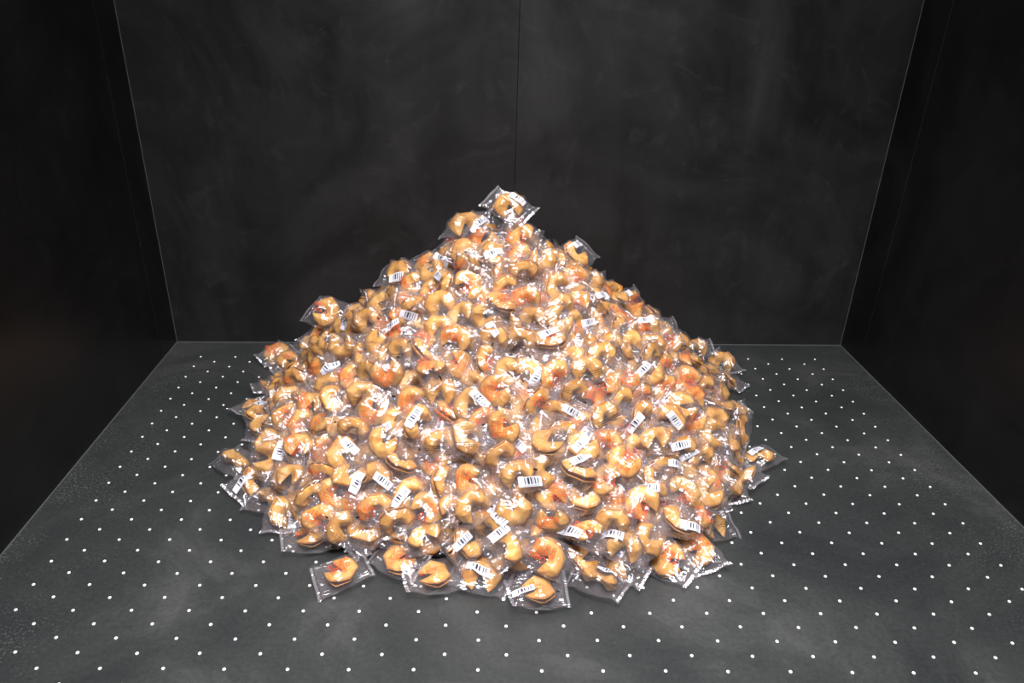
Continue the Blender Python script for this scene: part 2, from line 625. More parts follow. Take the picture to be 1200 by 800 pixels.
def cookie_geometry(seed, nu=34, nw=9, R=0.0325):
    """A disc folded in half into a puffed half-moon and bent over its fold: two lobes and a mouth."""
    rs = np.random.default_rng(seed)
    beta = math.radians(rs.uniform(54, 74))
    T = R * rs.uniform(0.40, 0.50)
    x0 = R * rs.uniform(0.06, 0.13)
    pinch = rs.uniform(0.0, 0.16)
    asym = rs.uniform(-0.16, 0.16)
    skew = rs.uniform(-0.22, 0.22)
    us = np.linspace(-1, 1, nu)
    us = np.sign(us) * np.abs(us) ** 0.9
    dense = np.linspace(-1, 1, 801)
    phi = beta * np.tanh(dense * R / x0) / math.tanh(R / x0)
    cx = np.concatenate([[0], np.cumsum((np.cos(phi[1:]) + np.cos(phi[:-1])) / 2 * R / 400)])
    cy = np.concatenate([[0], np.cumsum(-(np.sin(phi[1:]) + np.sin(phi[:-1])) / 2 * R / 400)])
    cx -= cx[400]
    cy -= cy[400]
    ph = rs.uniform(0, 6.28, 8)
    verts, toast = [], []
    ws = np.linspace(0, 1, nw) ** 1.3

    def shell(inner):
        for s in (1, -1):
            for u in us:
                k = (u + 1) * 400
                fx, fy = np.interp(k, np.arange(801), cx), np.interp(k, np.arange(801), cy)
                p = np.interp(k, np.arange(801), phi)
                nx, ny = math.sin(p), math.cos(p)
                yr = R * max(1 - abs(u) ** 2.3, 0.0) ** 0.66 * (1 - pinch * math.exp(-(u / 0.3) ** 2)) * (1 + asym * u)
                yr = max(yr, R * 0.05) * (1 + 0.05 * math.sin(7 * u + ph[0] + s))
                tu = T * (0.06 + 0.94 * (abs(u) / 0.34 if abs(u) < 0.34 else max(1 - abs(u), 0) / 0.66) ** 0.85) * (1 + 0.0 * u) + 0.55 * T * math.exp(-(u / 0.24) ** 2)
                for w in ws:
                    prof = (min(w / 0.46, 1.0) ** 0.74) if w < 0.46 else 1 - 0.62 * ((w - 0.46) / 0.54) ** 1.15
                    z = s * tu * prof * (1 + 0.08 * math.sin(5 * u + 3 * w + ph[1] * s)) + skew * R * 0.25 * u
                    y = w * yr
                    if inner:
                        z = s * max(abs(tu * prof) - 0.0022, 0.0002) + skew * R * 0.25 * u
                        y = max(y, 0.0018)
                    else:
                        z += s * 0.0006 * math.sin(23 * u + 9 * w + ph[2])
                    verts.append((fx + nx * y, fy + ny * y - R * 0.25, z))
                    toast.append(0.25 + 0.75 * max(w ** 5, abs(u) ** 6))
    shell(False)
    n_in = len(verts)
    shell(True)
    faces = []

    def vid(inner, side, i, j):
        return (n_in if inner else 0) + side * nu * nw + i * nw + j
    for inner in (False, True):
        for side in (0, 1):
            for i in range(nu - 1):
                for j in range(nw - 1):
                    q = [vid(inner, side, i, j), vid(inner, side, i + 1, j), vid(inner, side, i + 1, j + 1), vid(inner, side, i, j + 1)]
                    if (side == 1) != inner:
                        q.reverse()
                    faces.append(q)
    for side in (0, 1):
        for i in range(nu - 1):
            q = [vid(False, side, i, nw - 1), vid(False, side, i + 1, nw - 1), vid(True, side, i + 1, nw - 1), vid(True, side, i, nw - 1)]
            if side == 1:
                q.reverse()
            faces.append(q)
    return np.array(verts), faces, toast


def rot(axis, deg):
    return np.array(Matrix.Rotation(math.radians(deg), 3, axis))


def pose_cookie(v, pose, ang, rs, lean=1):
    """Turn the cookie inside its bag. Bag frame: X along the bag, Z out of its face."""
    j = rs.uniform(-10, 10)
    if pose == 'C':      # lying on its side, mouth towards ang
        Rm = rot('Z', ang + 90 + j) @ rot('X', rs.uniform(-16, 16)) @ rot('Y', rs.uniform(-14, 14))
    elif pose == 'V':    # mouth up and towards ang, both lobes showing
        Rm = rot('Z', ang + 90 + j) @ rot('X', -rs.uniform(26, 48)) @ rot('Y', rs.uniform(-16, 16))
    else:                # rounded back up, long side along ang
        Rm = rot('Z', ang + j) @ rot('X', rs.uniform(18, 60)) @ rot('Y', lean * rs.uniform(4, 30))
    v = v @ Rm.T
    c = (v.max(0) + v.min(0)) / 2
    v = v - np.array([c[0], c[1], c[2]])
    return v




def bag_geometry(cv, seed, nx=40, ny=30, BL=0.112, BW=0.082):
    """Film bag: two sheets drawn tight over the cookie, sealed and crimped at both ends."""
    rs = np.random.default_rng(seed)
    X = np.linspace(-BL / 2, BL / 2, nx)
    Y = np.linspace(-BW / 2, BW / 2, ny)
    gx, gy = np.meshgrid(X, Y, indexing='ij')
    U, V = gx / (BL / 2), gy / (BW / 2)
    # necked sides and skewed corners, so that no two bags are the same rectangle
    side = 1 - 0.10 * np.exp(-((np.abs(U) - 0.72) / 0.22) ** 2) * rs.uniform(0.3, 1.6)
    PX = gx * (1 + 0.05 * rs.uniform(-1, 1) * V) + 0.004 * rs.uniform(-1, 1) * V
    PY = gy * side + 0.003 * rs.uniform(-1, 1) * U
    edge = np.maximum(np.abs(U) ** 3, np.abs(V) ** 4)
    mid = -0.006 * edge + 0.009 * rs.uniform(-1, 1) * U * V + 0.008 * rs.uniform(-0.6, 1) * np.maximum(U, 0) ** 2 + 0.008 * rs.uniform(-0.6, 1) * np.minimum(U, 0) ** 2
    mid += 0.0022 * np.sin(rs.uniform(3, 6) * V + rs.uniform(0, 6)) * np.abs(U) ** 3
    top_c = np.full(gx.shape, -1.0)
    bot_c = np.full(gx.shape, 1.0)
    for vx, vy, vz in cv:
        sel = (np.abs(PX - vx) < 0.0030) & (np.abs(PY - vy) < 0.0030)
        top_c[sel] = np.maximum(top_c[sel], vz + 0.0012)
        bot_c[sel] = np.minimum(bot_c[sel], vz - 0.0012)
    pin = np.zeros(gx.shape, bool)
    pin[[0, 1, 2, -1, -2, -3], :] = True
    pin[:, [0, -1]] = True

    def drape(con, sign):
        air = 0.0035 * (1 - U ** 4) * (1 - V ** 2)
        H = np.where(con * sign > -0.5, con, mid)
        H = np.maximum(H * sign, mid * sign)
        for it in range(160):
            A = H.copy()
            A[1:-1, 1:-1] = (H[2:, 1:-1] + H[:-2, 1:-1] + H[1:-1, 2:] + H[1:-1, :-2]) / 4 + 0.000012
            A = np.maximum(A, con * sign)
            A[pin] = (mid * sign)[pin]
            H = A
        cr = np.zeros(gx.shape)
        for k in range(8):          # flat facets meeting in sharp creases
            a = rs.uniform(0, math.pi)
            per = rs.uniform(0.007, 0.020)
            bend = rs.uniform(0.0, 0.5) * np.sin(PX * rs.uniform(30, 80) + PY * rs.uniform(-80, 80) + rs.uniform(0, 6))
            t = (PX * math.cos(a) + PY * math.sin(a)) / per + rs.uniform(0, 2) + bend
            tri = np.abs(np.mod(t, 2.0) - 1.0)
            env = np.exp(-((U - rs.uniform(-0.9, 0.9)) / 0.6) ** 2 - ((V - rs.uniform(-0.9, 0.9)) / 0.6) ** 2)
            cr += env * tri * per * rs.uniform(0.10, 0.26)
        # pleats running in from the end seals
        for e in (-1, 1):
            cr += np.exp(-((U - e * 0.86) / 0.28) ** 2) * 0.0018 * np.abs(np.sin(PY * rs.uniform(160, 260) + rs.uniform(0, 6))) * (np.abs(U) < 0.93)
        cr *= np.clip((1 - np.abs(U)) * 9, 0, 1) * np.clip((1 - np.abs(V)) * 6, 0, 1)
        return (H + cr) * sign
    T = drape(top_c, 1)
    B = drape(bot_c, -1)
    B = np.minimum(B, T - 0.0003)
    T[pin] = mid[pin]
    B[pin] = mid[pin]
    # crimp ribs in the seals
    rib = 0.0005 * np.where((np.arange(ny) % 2) == 0, 1, -1)[None, :]
    for i in (0, 1, 2, nx - 3, nx - 2, nx - 1):
        T[i, :] += rib[0]
        B[i, :] += rib[0]
    zig = 0.0009 * np.where((np.arange(ny) % 2) == 0, 1, -1)
    PX[0, :] += zig
    PX[-1, :] += zig
    verts = np.concatenate([np.stack([PX, PY, T], -1).reshape(-1, 3), np.stack([PX, PY, B], -1).reshape(-1, 3)])
    n = nx * ny

    def border(i, j):
        return i < 3 or i > nx - 4 or j in (0, ny - 1)
    faces = []
    for i in range(nx - 1):
        for j in range(ny - 1):
            a, b, c, d = i * ny + j, (i + 1) * ny + j, (i + 1) * ny + j + 1, i * ny + j + 1
            faces.append((a, b, c, d))
            seal = all(border(*t) for t in ((i, j), (i + 1, j), (i + 1, j + 1), (i, j + 1)))
            if not seal:
                bb = [(k if border(k // ny, k % ny) else k + n) for k in (d, c, b, a)]
                faces.append(tuple(bb))

    def height(x, y):
        fi = np.clip((np.asarray(x) + BL / 2) / BL * (nx - 1), 0, nx - 1.001)
        fj = np.clip((np.asarray(y) + BW / 2) / BW * (ny - 1), 0, ny - 1.001)
        i, j = fi.astype(int), fj.astype(int)
        a, b = fi - i, fj - j
        return np.maximum.reduce([T[i, j], T[i + 1, j], T[i, j + 1], T[i + 1, j + 1], T[i, j]]) * 0.35 + 0.65 * (
            T[i, j] * (1 - a) * (1 - b) + T[i + 1, j] * a * (1 - b) + T[i, j + 1] * (1 - a) * b + T[i + 1, j + 1] * a * b)
    # the two crimped end seals, as strips lying on the film
    strips = []
    for rows in ((0, 1, 2), (nx - 3, nx - 2, nx - 1)):
        sv_ = []
        for i in rows:
            for j in range(ny):
                sv_.append((PX[i, j] * 1.004, PY[i, j], T[i, j] + 0.0005))
        sf_ = [(a * ny + j, (a + 1) * ny + j, (a + 1) * ny + j + 1, a * ny + j + 1) for a in range(2) for j in range(ny - 1)]
        strips.append((sv_, sf_))
    height.strips = strips
    return verts, faces, height


def ribbon(points, width, height, lift, V, F, closed=False):
    pts = np.array(points)
    n = len(pts)
    for k in range(n):
        a = pts[(k - 1) % n] if (closed or k > 0) else pts[k]
        b = pts[(k + 1) % n] if (closed or k < n - 1) else pts[k]
        t = b - a
        t = t / (np.linalg.norm(t) + 1e-9)
        nn = np.array([-t[1], t[0]]) * width / 2
        for s in (-1, 1):
            p = pts[k] + s * nn
            V.append((p[0], p[1], float(height(p[0], p[1])) + lift))
    base = len(V) - 2 * n
    for k in range(n if closed else n - 1):
        k2 = (k + 1) % n
        F.append((base + 2 * k, base + 2 * k2, base + 2 * k2 + 1, base + 2 * k + 1))


def arc(c, rx, ry, a0, a1, n):
    return [(c[0] + rx * math.cos(math.radians(a0 + (a1 - a0) * k / n)), c[1] + ry * math.sin(math.radians(a0 + (a1 - a0) * k / n))) for k in range(n + 1)]


def line(a, b, n=3):
    return [(a[0] + (b[0] - a[0]) * k / n, a[1] + (b[1] - a[1]) * k / n) for k in range(n + 1)]


def red_print_geometry(height, seed):
    """Rows of rounded red characters printed across the bag."""
    rs = random.Random(seed)
    V, F = [], []
    ox, oy = rs.uniform(-0.008, 0.008), rs.uniform(-0.006, 0.006)
    for row in range(rs.choice((2, 2, 3))):
        for k in range(rs.choice((3, 4))):
            c = (ox + (k - 1.5) * 0.0105, oy + (row - 1) * 0.0118)
            s = 0.0046 * rs.uniform(0.9, 1.1)
            w = 0.0010
            kind = rs.choice('OBSRDAM')
            if kind == 'O':
                ribbon(arc(c, s * 0.8, s, 0, 330, 9), w, height, 0.0006, V, F, False)
            elif kind == 'B':
                ribbon(arc((c[0], c[1] + s * 0.5), s * 0.65, s * 0.5, 0, 360, 7)[:-1], w, height, 0.0006, V, F, True)
                ribbon(arc((c[0], c[1] - s * 0.5), s * 0.8, s * 0.55, 0, 360, 7)[:-1], w, height, 0.0006, V, F, True)
            elif kind == 'S':
                ribbon(arc((c[0], c[1] + s * 0.5), s * 0.7, s * 0.5, 20, 270, 6) + arc((c[0], c[1] - s * 0.5), s * 0.7, s * 0.5, 90, -160, 6), w, height, 0.0006, V, F)
            elif kind == 'R':
                ribbon(line((c[0] - s * 0.7, c[1] - s), (c[0] - s * 0.7, c[1] + s)), w, height, 0.0006, V, F)
                ribbon(arc((c[0] - s * 0.1, c[1] + s * 0.45), s * 0.7, s * 0.5, 150, -150, 6), w, height, 0.0007, V, F)
                ribbon(line((c[0] - s * 0.1, c[1]), (c[0] + s * 0.75, c[1] - s)), w, height, 0.0007, V, F)
            elif kind == 'D':
                ribbon(line((c[0] - s * 0.7, c[1] - s), (c[0] - s * 0.7, c[1] + s)), w, height, 0.0006, V, F)
                ribbon(arc((c[0] - s * 0.5, c[1]), s * 1.1, s, 95, -95, 7), w, height, 0.0007, V, F)
            elif kind == 'A':
                ribbon(line((c[0] - s * 0.8, c[1] - s), c[:1] + (c[1] + s,)) + line(c[:1] + (c[1] + s,), (c[0] + s * 0.8, c[1] - s)), w, height, 0.0006, V, F)
                ribbon(line((c[0] - s * 0.5, c[1] - s * 0.2), (c[0] + s * 0.5, c[1] - s * 0.2)), w, height, 0.0007, V, F)
            else:
                for t in (-0.7, 0, 0.7):
                    ribbon(line((c[0] + t * s, c[1] - s), (c[0] + t * s, c[1] + s)), w, height, 0.0006, V, F)
                ribbon(line((c[0] - s, c[1] + s * 0.8), (c[0] + s, c[1] + s * 0.8)), w, height, 0.0007, V, F)
    return V, F


def fine_print_geometry(height, seed):
    """Thin black lines of small print."""
    rs = random.Random(seed)
    V, F = [], []
    for r in range(3):
        x = -0.026
        y = -0.012 - r * 0.0036
        while x < 0.022:
            n = rs.uniform(0.003, 0.008)
            ribbon(line((x, y), (x + n, y), 2), 0.0008, height, 0.0006, V, F)
            x += n + 0.0015
    return V, F


def patch_geometry(height, cx, cy, lx, ly, nx, ny, lift, corner=0.0):
    V, F, UV = [], [], []
    for i in range(nx + 1):
        for j in range(ny + 1):
            x, y = cx + lx * (i / nx - 0.5), cy + ly * (j / ny - 0.5)
            V.append((x, y, float(height(x, y)) + lift))
            UV.append((i / nx, j / ny))
    for i in range(nx):
        for j in range(ny):
            a = i * (ny + 1) + j
            F.append((a, a + ny + 1, a + ny + 2, a + 1))
    return V, F, UV


def uv_mesh(name, V, F, UV, mt):
    me = mesh_from(name, V, F, mt, True)
    lay = me.uv_layers.new(name='UVMap')
    for lp in me.loops:
        lay.data[lp.index].uv = UV[lp.vertex_index]
    return me


def cookie_mesh(name, v, f, toast):
    me = mesh_from(name, v, f, M_COOKIE, True)
    at = me.attributes.new('toast', 'FLOAT', 'POINT')
    at.data.foreach_set('value', list(map(float, toast)))
    return me


MODELS = {}


def build_model(key):
    seed = sum(ord(c) * (i * 31 + 7) for i, c in enumerate(key))
    rs = np.random.default_rng(seed)
    v, f, toast = cookie_geometry(seed, R=0.0345 if key.endswith('L') else 0.0325)
    pv = pose_cookie(v, key[0], int(key[1]) * 45, rs, -1 if 'b' in key else 1)
    big = key.endswith('L')      # roomy bag, not yet squeezed by its neighbours
    bv, bf, height = bag_geometry(pv, seed + 1, 40, 30, 0.110 if big else 0.094, 0.082 if big else 0.070)
    rv, rf = red_print_geometry(height, seed + 2)
    fv, ff = fine_print_geometry(height, seed + 3)
    MODELS[key] = dict(
        cookie=cookie_mesh('cookie', pv, f, toast),
        wrapper=mesh_from('wrapper', bv, bf, M_FILM, True),
        red=mesh_from('red_print', rv, rf, M_RED, True),
        fine=mesh_from('fine_print', fv, ff, M_BLACK, True),
        seals=[mesh_from('end_seal', a, b, M_SEAL) for a, b in height.strips] if big else [],
        height=height, seed=seed)


# ------------------------------------------------------------------ the heap, one packet at a time
# x, y, z, quaternion w x y z, scale, model, red print, small print, barcode place on the bag or None, black mark, label
PACKETS = [
    (0.0784, 1.598, 0.5615, 0.911, 0.288, 0.16, -0.25, 0.97, 'C7L', 0, 0, (0.0081, 0.0146), None, 'topmost wrapped cookie, tilted alone on the very peak of the heap'),
    (0.0312, 1.645, 0.5013, 0.933, 0.082, 0.043, 0.347, 1.05, 'B2b', 0, 0, (-0.0241, -0.0023), (0.0337, -0.0164), 'barcoded cookie packet lying just below the topmost cookie, slightly left'),
    (-0.0188, 1.647, 0.5044, 0.958, 0.122, -0.206, -0.157, 1.02, 'B0aL', 0, 1, None, None, 'wrapped round-backed golden cookie, first from left in second row from top'),
    (0.0161, 1.604, 0.4748, 0.945, 0.258, -0.201, 0.014, 1.03, 'V0', 1, 0, None, None, 'wrapped two-lobed red-printed cookie, fourth from left in third row from top'),
    (-0.0447, 1.663, 0.4601, 0.745, 0.316, -0.421, -0.41, 1.0, 'C4', 1, 0, None, None, 'wrapped crescent red-printed cookie, second from left in third row from top'),
    (0.0482, 1.54, 0.4687, 0.948, 0.252, -0.158, 0.115, 1.04, 'B2b', 0, 0, (-0.0036, -0.0067), (0.0313, -0.0131), 'wrapped cookie with rising barcode, fifth from left in third row from top'),
    (-0.0197, 1.572, 0.4606, 0.909, 0.345, -0.083, -0.217, 1.03, 'B2a', 0, 1, None, (-0.0379, 0.0123), 'wrapped round-backed golden cookie, third from left in third row from top'),
    (-0.0492, 1.605, 0.4352, 0.802, 0.478, -0.014, -0.36, 1.03, 'B1b', 0, 0, (-0.0138, -0.0142), None, 'wrapped cookie with falling barcode, first from left in third row from top'),
    (-0.1105, 1.687, 0.3945, 0.806, 0.153, -0.089, -0.565, 1.03, 'C1L', 1, 0, None, (0.0315, 0.0147), 'wrapped crescent red-printed cookie, second from left in fourth row from top'),
    (-0.0082, 1.524, 0.4522, 0.753, 0.588, -0.253, -0.154, 0.99, 'V2', 1, 0, None, None, 'wrapped two-lobed red-printed cookie, fifth from left in fourth row from top'),
    (0.1006, 1.57, 0.4997, 0.853, 0.485, 0.038, -0.19, 1.06, 'V7', 1, 0, None, None, 'wrapped two-lobed red-printed cookie, first from right in second row from top'),
    (0.0955, 1.619, 0.5165, 0.788, 0.357, 0.327, 0.381, 0.95, 'B3b', 1, 0, None, None, 'red printed packet directly underneath the topmost cookie'),
    (0.1491, 1.524, 0.4599, 0.9, 0.393, 0.125, 0.141, 0.97, 'V2', 0, 0, None, None, 'wrapped two-lobed golden cookie, fifth from right in fourth row from top'),
    (0.1003, 1.532, 0.467, 0.898, 0.28, 0.047, -0.335, 0.96, 'B2b', 1, 0, None, None, 'wrapped round-backed red-printed cookie, third from right in third row from top'),
    (0.2445, 1.667, 0.4272, 0.855, 0.291, 0.061, 0.425, 1.02, 'C0L', 0, 0, (0.0096, 0.0147), None, 'cookie with white label jutting from the upper right edge against the black wall'),
    (0.1769, 1.567, 0.4508, 0.922, 0.117, 0.145, -0.339, 0.97, 'B0b', 0, 1, None, None, 'wrapped round-backed golden cookie, third from right in fourth row from top'),
    (-0.3608, 1.711, 0.2535, 0.903, 0.342, -0.046, -0.257, 1.04, 'V4L', 1, 0, None, None, 'cookie in a wide clear bag jutting from the upper left shoulder of the heap'),
    (-0.2771, 1.668, 0.2676, 0.851, 0.246, -0.094, -0.454, 0.97, 'V5L', 0, 0, None, None, 'wrapped two-lobed golden cookie, third from left in sixth row from top'),
    (-0.3756, 1.71, 0.1961, 0.921, 0.14, -0.078, 0.356, 1.02, 'C4L', 1, 0, None, None, 'wrapped crescent red-printed cookie, second from left in seventh row from top'),
    (-0.3131, 1.645, 0.2413, 0.857, 0.108, -0.428, 0.264, 0.99, 'V0', 0, 0, (0.0192, -0.024), None, 'wrapped cookie with rising barcode, second from left in sixth row from top'),
    (-0.237, 1.551, 0.3053, 0.835, 0.321, -0.146, -0.422, 1.04, 'B1a', 0, 0, None, (0.0349, 0.0153), 'wrapped round-backed golden cookie, fourth from left in sixth row from top'),
    (-0.2222, 1.626, 0.3157, 0.853, -0.151, -0.251, 0.431, 1.04, 'B0b', 0, 0, None, None, 'wrapped round-backed golden cookie, first from left in fifth row from top'),
    (-0.2031, 1.456, 0.3041, 0.841, 0.409, -0.31, 0.173, 0.95, 'B3a', 0, 0, None, None, 'wrapped round-backed golden cookie, fifth from left in seventh row from top'),
    (-0.4771, 2, 0.0232, 0.891, 0.065, 0.001, -0.448, 1.01, 'B1bL', 0, 0, (0.028, 0.0055), None, 'wrapped cookie with falling barcode, first from left in seventh row from top'),
    (-0.2885, 1.506, 0.2584, 0.898, 0.44, -0.02, -0.012, 1.01, 'V2', 0, 0, None, (0.0311, 0.0119), 'wrapped two-lobed golden cookie, third from left in seventh row from top'),
    (-0.1789, 1.714, 0.3577, 0.96, 0.181, -0.146, -0.157, 1.06, 'B0bL', 0, 0, (0.0051, -0.024), (0.0355, -0.0088), 'wrapped cookie with level barcode, first from left in fourth row from top'),
    (-0.14, 1.59, 0.376, 0.722, 0.435, -0.072, -0.533, 0.94, 'C1', 1, 0, None, None, 'wrapped crescent red-printed cookie, third from left in fifth row from top'),
    (-0.0646, 1.52, 0.4108, 0.807, 0.311, -0.154, -0.478, 0.99, 'B0b', 0, 0, (-0.0131, 0.002), None, 'wrapped cookie with falling barcode, fourth from left in fourth row from top'),
    (-0.0076, 1.48, 0.4278, 0.744, 0.44, -0.338, 0.372, 0.95, 'V4', 1, 0, None, None, 'wrapped two-lobed red-printed cookie, sixth from left in fourth row from top'),
    (-0.0685, 1.452, 0.386, 0.917, 0.281, -0.036, -0.281, 1.06, 'B1b', 0, 0, None, (0.039, 0.0054), 'wrapped round-backed golden cookie, fifth from left in fifth row from top'),
    (-0.1234, 1.478, 0.37, 0.869, 0.462, 0.178, -0.008, 0.98, 'B0a', 0, 0, (-0.0116, -0.0237), None, 'wrapped cookie with falling barcode, seventh from left in sixth row from top'),
    (-0.0279, 1.423, 0.3791, 0.869, 0.457, -0.159, 0.098, 1.0, 'V6', 0, 0, None, (0.037, -0.0072), 'wrapped two-lobed golden cookie, ninth from left in sixth row from top'),
    (0.0187, 1.445, 0.4026, 0.771, 0.533, -0.235, 0.258, 0.95, 'V4', 1, 0, None, None, 'wrapped two-lobed red-printed cookie, seventh from left in fifth row from top'),
    (-0.1604, 1.438, 0.329, 0.94, 0.253, -0.218, 0.075, 0.99, 'V7', 1, 0, (-0.0021, 0.0094), None, 'wrapped red-printed cookie with rising barcode, sixth from left in seventh row from top'),
    (-0.1065, 1.403, 0.3206, 0.833, 0.13, -0.038, 0.537, 1.03, 'C2', 1, 0, None, (-0.0365, -0.0089), 'wrapped crescent red-printed cookie, seventh from left in seventh row from top'),
    (-0.0324, 1.377, 0.3447, 0.931, 0.33, -0.036, -0.152, 1.02, 'C6', 1, 0, None, None, 'wrapped crescent red-printed cookie, ninth from left in seventh row from top'),
    (0.0204, 1.403, 0.3767, 0.867, 0.422, -0.185, 0.187, 0.96, 'V0', 0, 0, None, None, 'wrapped two-lobed golden cookie, tenth from left in sixth row from top'),
    (0.0719, 1.398, 0.3631, 0.863, 0.484, -0.12, -0.084, 0.96, 'V2', 0, 0, None, (-0.0315, -0.019), 'wrapped two-lobed golden cookie, ninth from right in sixth row from top'),
    (0.0434, 1.357, 0.3545, 0.755, 0.453, 0.019, -0.473, 0.97, 'B1a', 0, 0, (-0.0114, 0.0115), None, 'wrapped cookie with falling barcode, tenth from left in seventh row from top'),
    (-0.1474, 1.374, 0.3173, 0.891, 0.397, -0.173, -0.14, 0.98, 'B0b', 0, 1, None, None, 'wrapped round-backed golden cookie, tenth from left in eighth row from top'),
    (0.0642, 1.466, 0.421, 0.788, 0.557, -0.164, 0.207, 1.02, 'B0a', 1, 0, None, None, 'wrapped round-backed red-printed cookie, eighth from left in fifth row from top'),
    (-0.0704, 1.408, 0.3555, 0.939, 0.337, -0.049, -0.046, 0.94, 'B0b', 0, 0, None, None, 'wrapped round-backed golden cookie, eighth from left in seventh row from top'),
    (0.0597, 1.417, 0.4076, 0.943, 0.219, -0.025, 0.248, 0.98, 'B2a', 1, 0, None, None, 'wrapped round-backed red-printed cookie, ninth from left in fifth row from top'),
    (0.108, 1.433, 0.4084, 0.888, 0.425, -0.128, 0.123, 1.01, 'B0b', 1, 0, None, None, 'round cookie face with big red characters, high in the middle of the heap'),
    (0.1045, 1.483, 0.4528, 0.819, 0.57, -0.058, -0.034, 1.01, 'B0a', 0, 1, None, None, 'wrapped round-backed golden cookie, sixth from right in fourth row from top'),
    (0.1774, 1.476, 0.4192, 0.667, 0.384, -0.246, 0.589, 0.97, 'B0b', 0, 0, None, None, 'wrapped round-backed golden cookie, sixth from right in fifth row from top'),
    (0.2191, 1.514, 0.4218, 0.897, 0.36, 0.229, -0.113, 1.01, 'V0', 1, 0, None, None, 'wrapped two-lobed red-printed cookie, first from right in fourth row from top'),
    (0.2616, 1.555, 0.3955, 0.924, 0.317, 0.135, 0.166, 1.01, 'V2', 0, 0, None, (-0.0387, -0.0083), 'wrapped two-lobed golden cookie, fourth from right in fifth row from top'),
    (0.2185, 1.473, 0.3887, 0.727, 0.469, -0.246, 0.436, 0.99, 'V5', 1, 0, None, None, 'wrapped two-lobed red-printed cookie, fifth from right in fifth row from top'),
    (0.1821, 1.436, 0.389, 0.809, 0.431, -0.082, 0.39, 1.01, 'B0b', 0, 0, (-0.028, 0.0116), None, 'wrapped cookie with rising barcode, sixth from right in sixth row from top'),
    (0.1726, 1.388, 0.3806, 0.866, 0.35, 0.056, 0.352, 1.01, 'V0', 0, 0, None, (-0.0324, -0.0018), 'wrapped two-lobed golden cookie, seventh from right in sixth row from top'),
    (0.1229, 1.393, 0.3806, 0.871, 0.429, -0.185, -0.15, 1.0, 'B0b', 0, 1, None, None, 'wrapped round-backed golden cookie, eighth from right in sixth row from top'),
    (0.1539, 1.346, 0.3586, 0.919, 0.339, -0.039, 0.198, 1.04, 'B3a', 1, 0, (-0.0006, 0.0082), None, 'wrapped red-printed cookie with rising barcode, twelfth from left in seventh row from top'),
    (0.0976, 1.353, 0.3532, 0.812, 0.574, -0.011, -0.103, 1.03, 'B0b', 0, 0, None, None, 'wrapped round-backed golden cookie, eleventh from left in seventh row from top'),
    (0.2165, 1.416, 0.3592, 0.845, 0.514, 0.031, 0.145, 0.94, 'V4', 1, 0, (0.028, -0.0012), (-0.0294, -0.0175), 'wrapped red-printed cookie with rising barcode, fifth from right in sixth row from top'),
    (0.2767, 1.496, 0.3799, 0.908, 0.28, 0.128, 0.283, 1.01, 'V4', 0, 0, (-0.0011, 0.0031), None, 'wrapped cookie with rising barcode, third from right in fifth row from top'),
    (0.3895, 1.677, 0.2971, 0.848, 0.343, 0.153, 0.374, 1.02, 'V0L', 1, 0, (-0.0249, 0.024), None, 'cookie with a slanting label at the right shoulder, against the black wall'),
    (0.317, 1.497, 0.3491, 0.949, 0.16, 0.09, -0.255, 0.95, 'V5', 1, 0, None, None, 'wrapped two-lobed red-printed cookie, third from right in sixth row from top'),
    (0.2235, 1.372, 0.3355, 0.869, 0.49, -0.063, -0.041, 1.02, 'V2', 0, 0, None, None, 'wrapped two-lobed golden cookie, eleventh from right in seventh row from top'),
    (0.3112, 1.451, 0.3293, 0.861, 0.377, 0.197, -0.28, 0.98, 'B3b', 0, 0, None, None, 'wrapped round-backed golden cookie, eighth from right in seventh row from top'),
    (0.3329, 1.406, 0.3174, 0.848, 0.31, 0.245, -0.354, 0.98, 'B2a', 0, 1, None, (0.0373, -0.0036), 'wrapped round-backed golden cookie, seventh from right in seventh row from top'),
    (0.2142, 1.569, 0.4171, 0.901, 0.401, 0.112, 0.121, 1.02, 'B0b', 0, 0, None, None, 'wrapped round-backed golden cookie, second from right in fourth row from top'),
    (0.2786, 1.384, 0.3252, 0.896, 0.402, -0.045, 0.182, 1.07, 'B0a', 0, 1, None, None, 'wrapped round-backed golden cookie, ninth from right in seventh row from top'),
    (0.4626, 1.633, 0.2396, 0.884, 0.423, 0.093, 0.175, 0.97, 'C3L', 0, 0, None, (0.0333, 0.0059), 'wrapped crescent golden cookie, fourth from right in seventh row from top'),
    (0.3941, 1.529, 0.3008, 0.968, 0.183, -0.133, 0.114, 1.01, 'B0a', 1, 0, (0.0016, 0.0065), None, 'wrapped red-printed cookie with rising barcode, sixth from right in seventh row from top'),
    (0.6565, 1.947, 0.0443, 0.98, 0.158, -0.118, -0.009, 0.95, 'B0bL', 0, 1, None, (-0.0311, -0.0103), 'wrapped round-backed golden cookie, first from right in seventh row from top'),
    (0.4525, 1.552, 0.2533, 0.853, 0.394, -0.077, 0.334, 1.05, 'V0', 1, 0, None, (-0.033, -0.0095), 'wrapped two-lobed red-printed cookie, third from right in seventh row from top'),
    (0.3929, 1.463, 0.2904, 0.924, 0.381, 0.005, 0.008, 0.95, 'B0b', 0, 1, None, None, 'wrapped round-backed golden cookie, fifth from right in seventh row from top'),
    (0.4441, 1.687, 0.2636, 0.797, 0.019, 0.249, 0.551, 0.95, 'B0aL', 0, 1, None, (0.0396, 0.0061), 'wrapped round-backed golden cookie, first from right in sixth row from top'),
    (0.5172, 1.661, 0.1964, 0.872, 0.076, 0.079, 0.478, 0.94, 'B0bL', 0, 0, None, None, 'wrapped round-backed golden cookie, second from right in seventh row from top'),
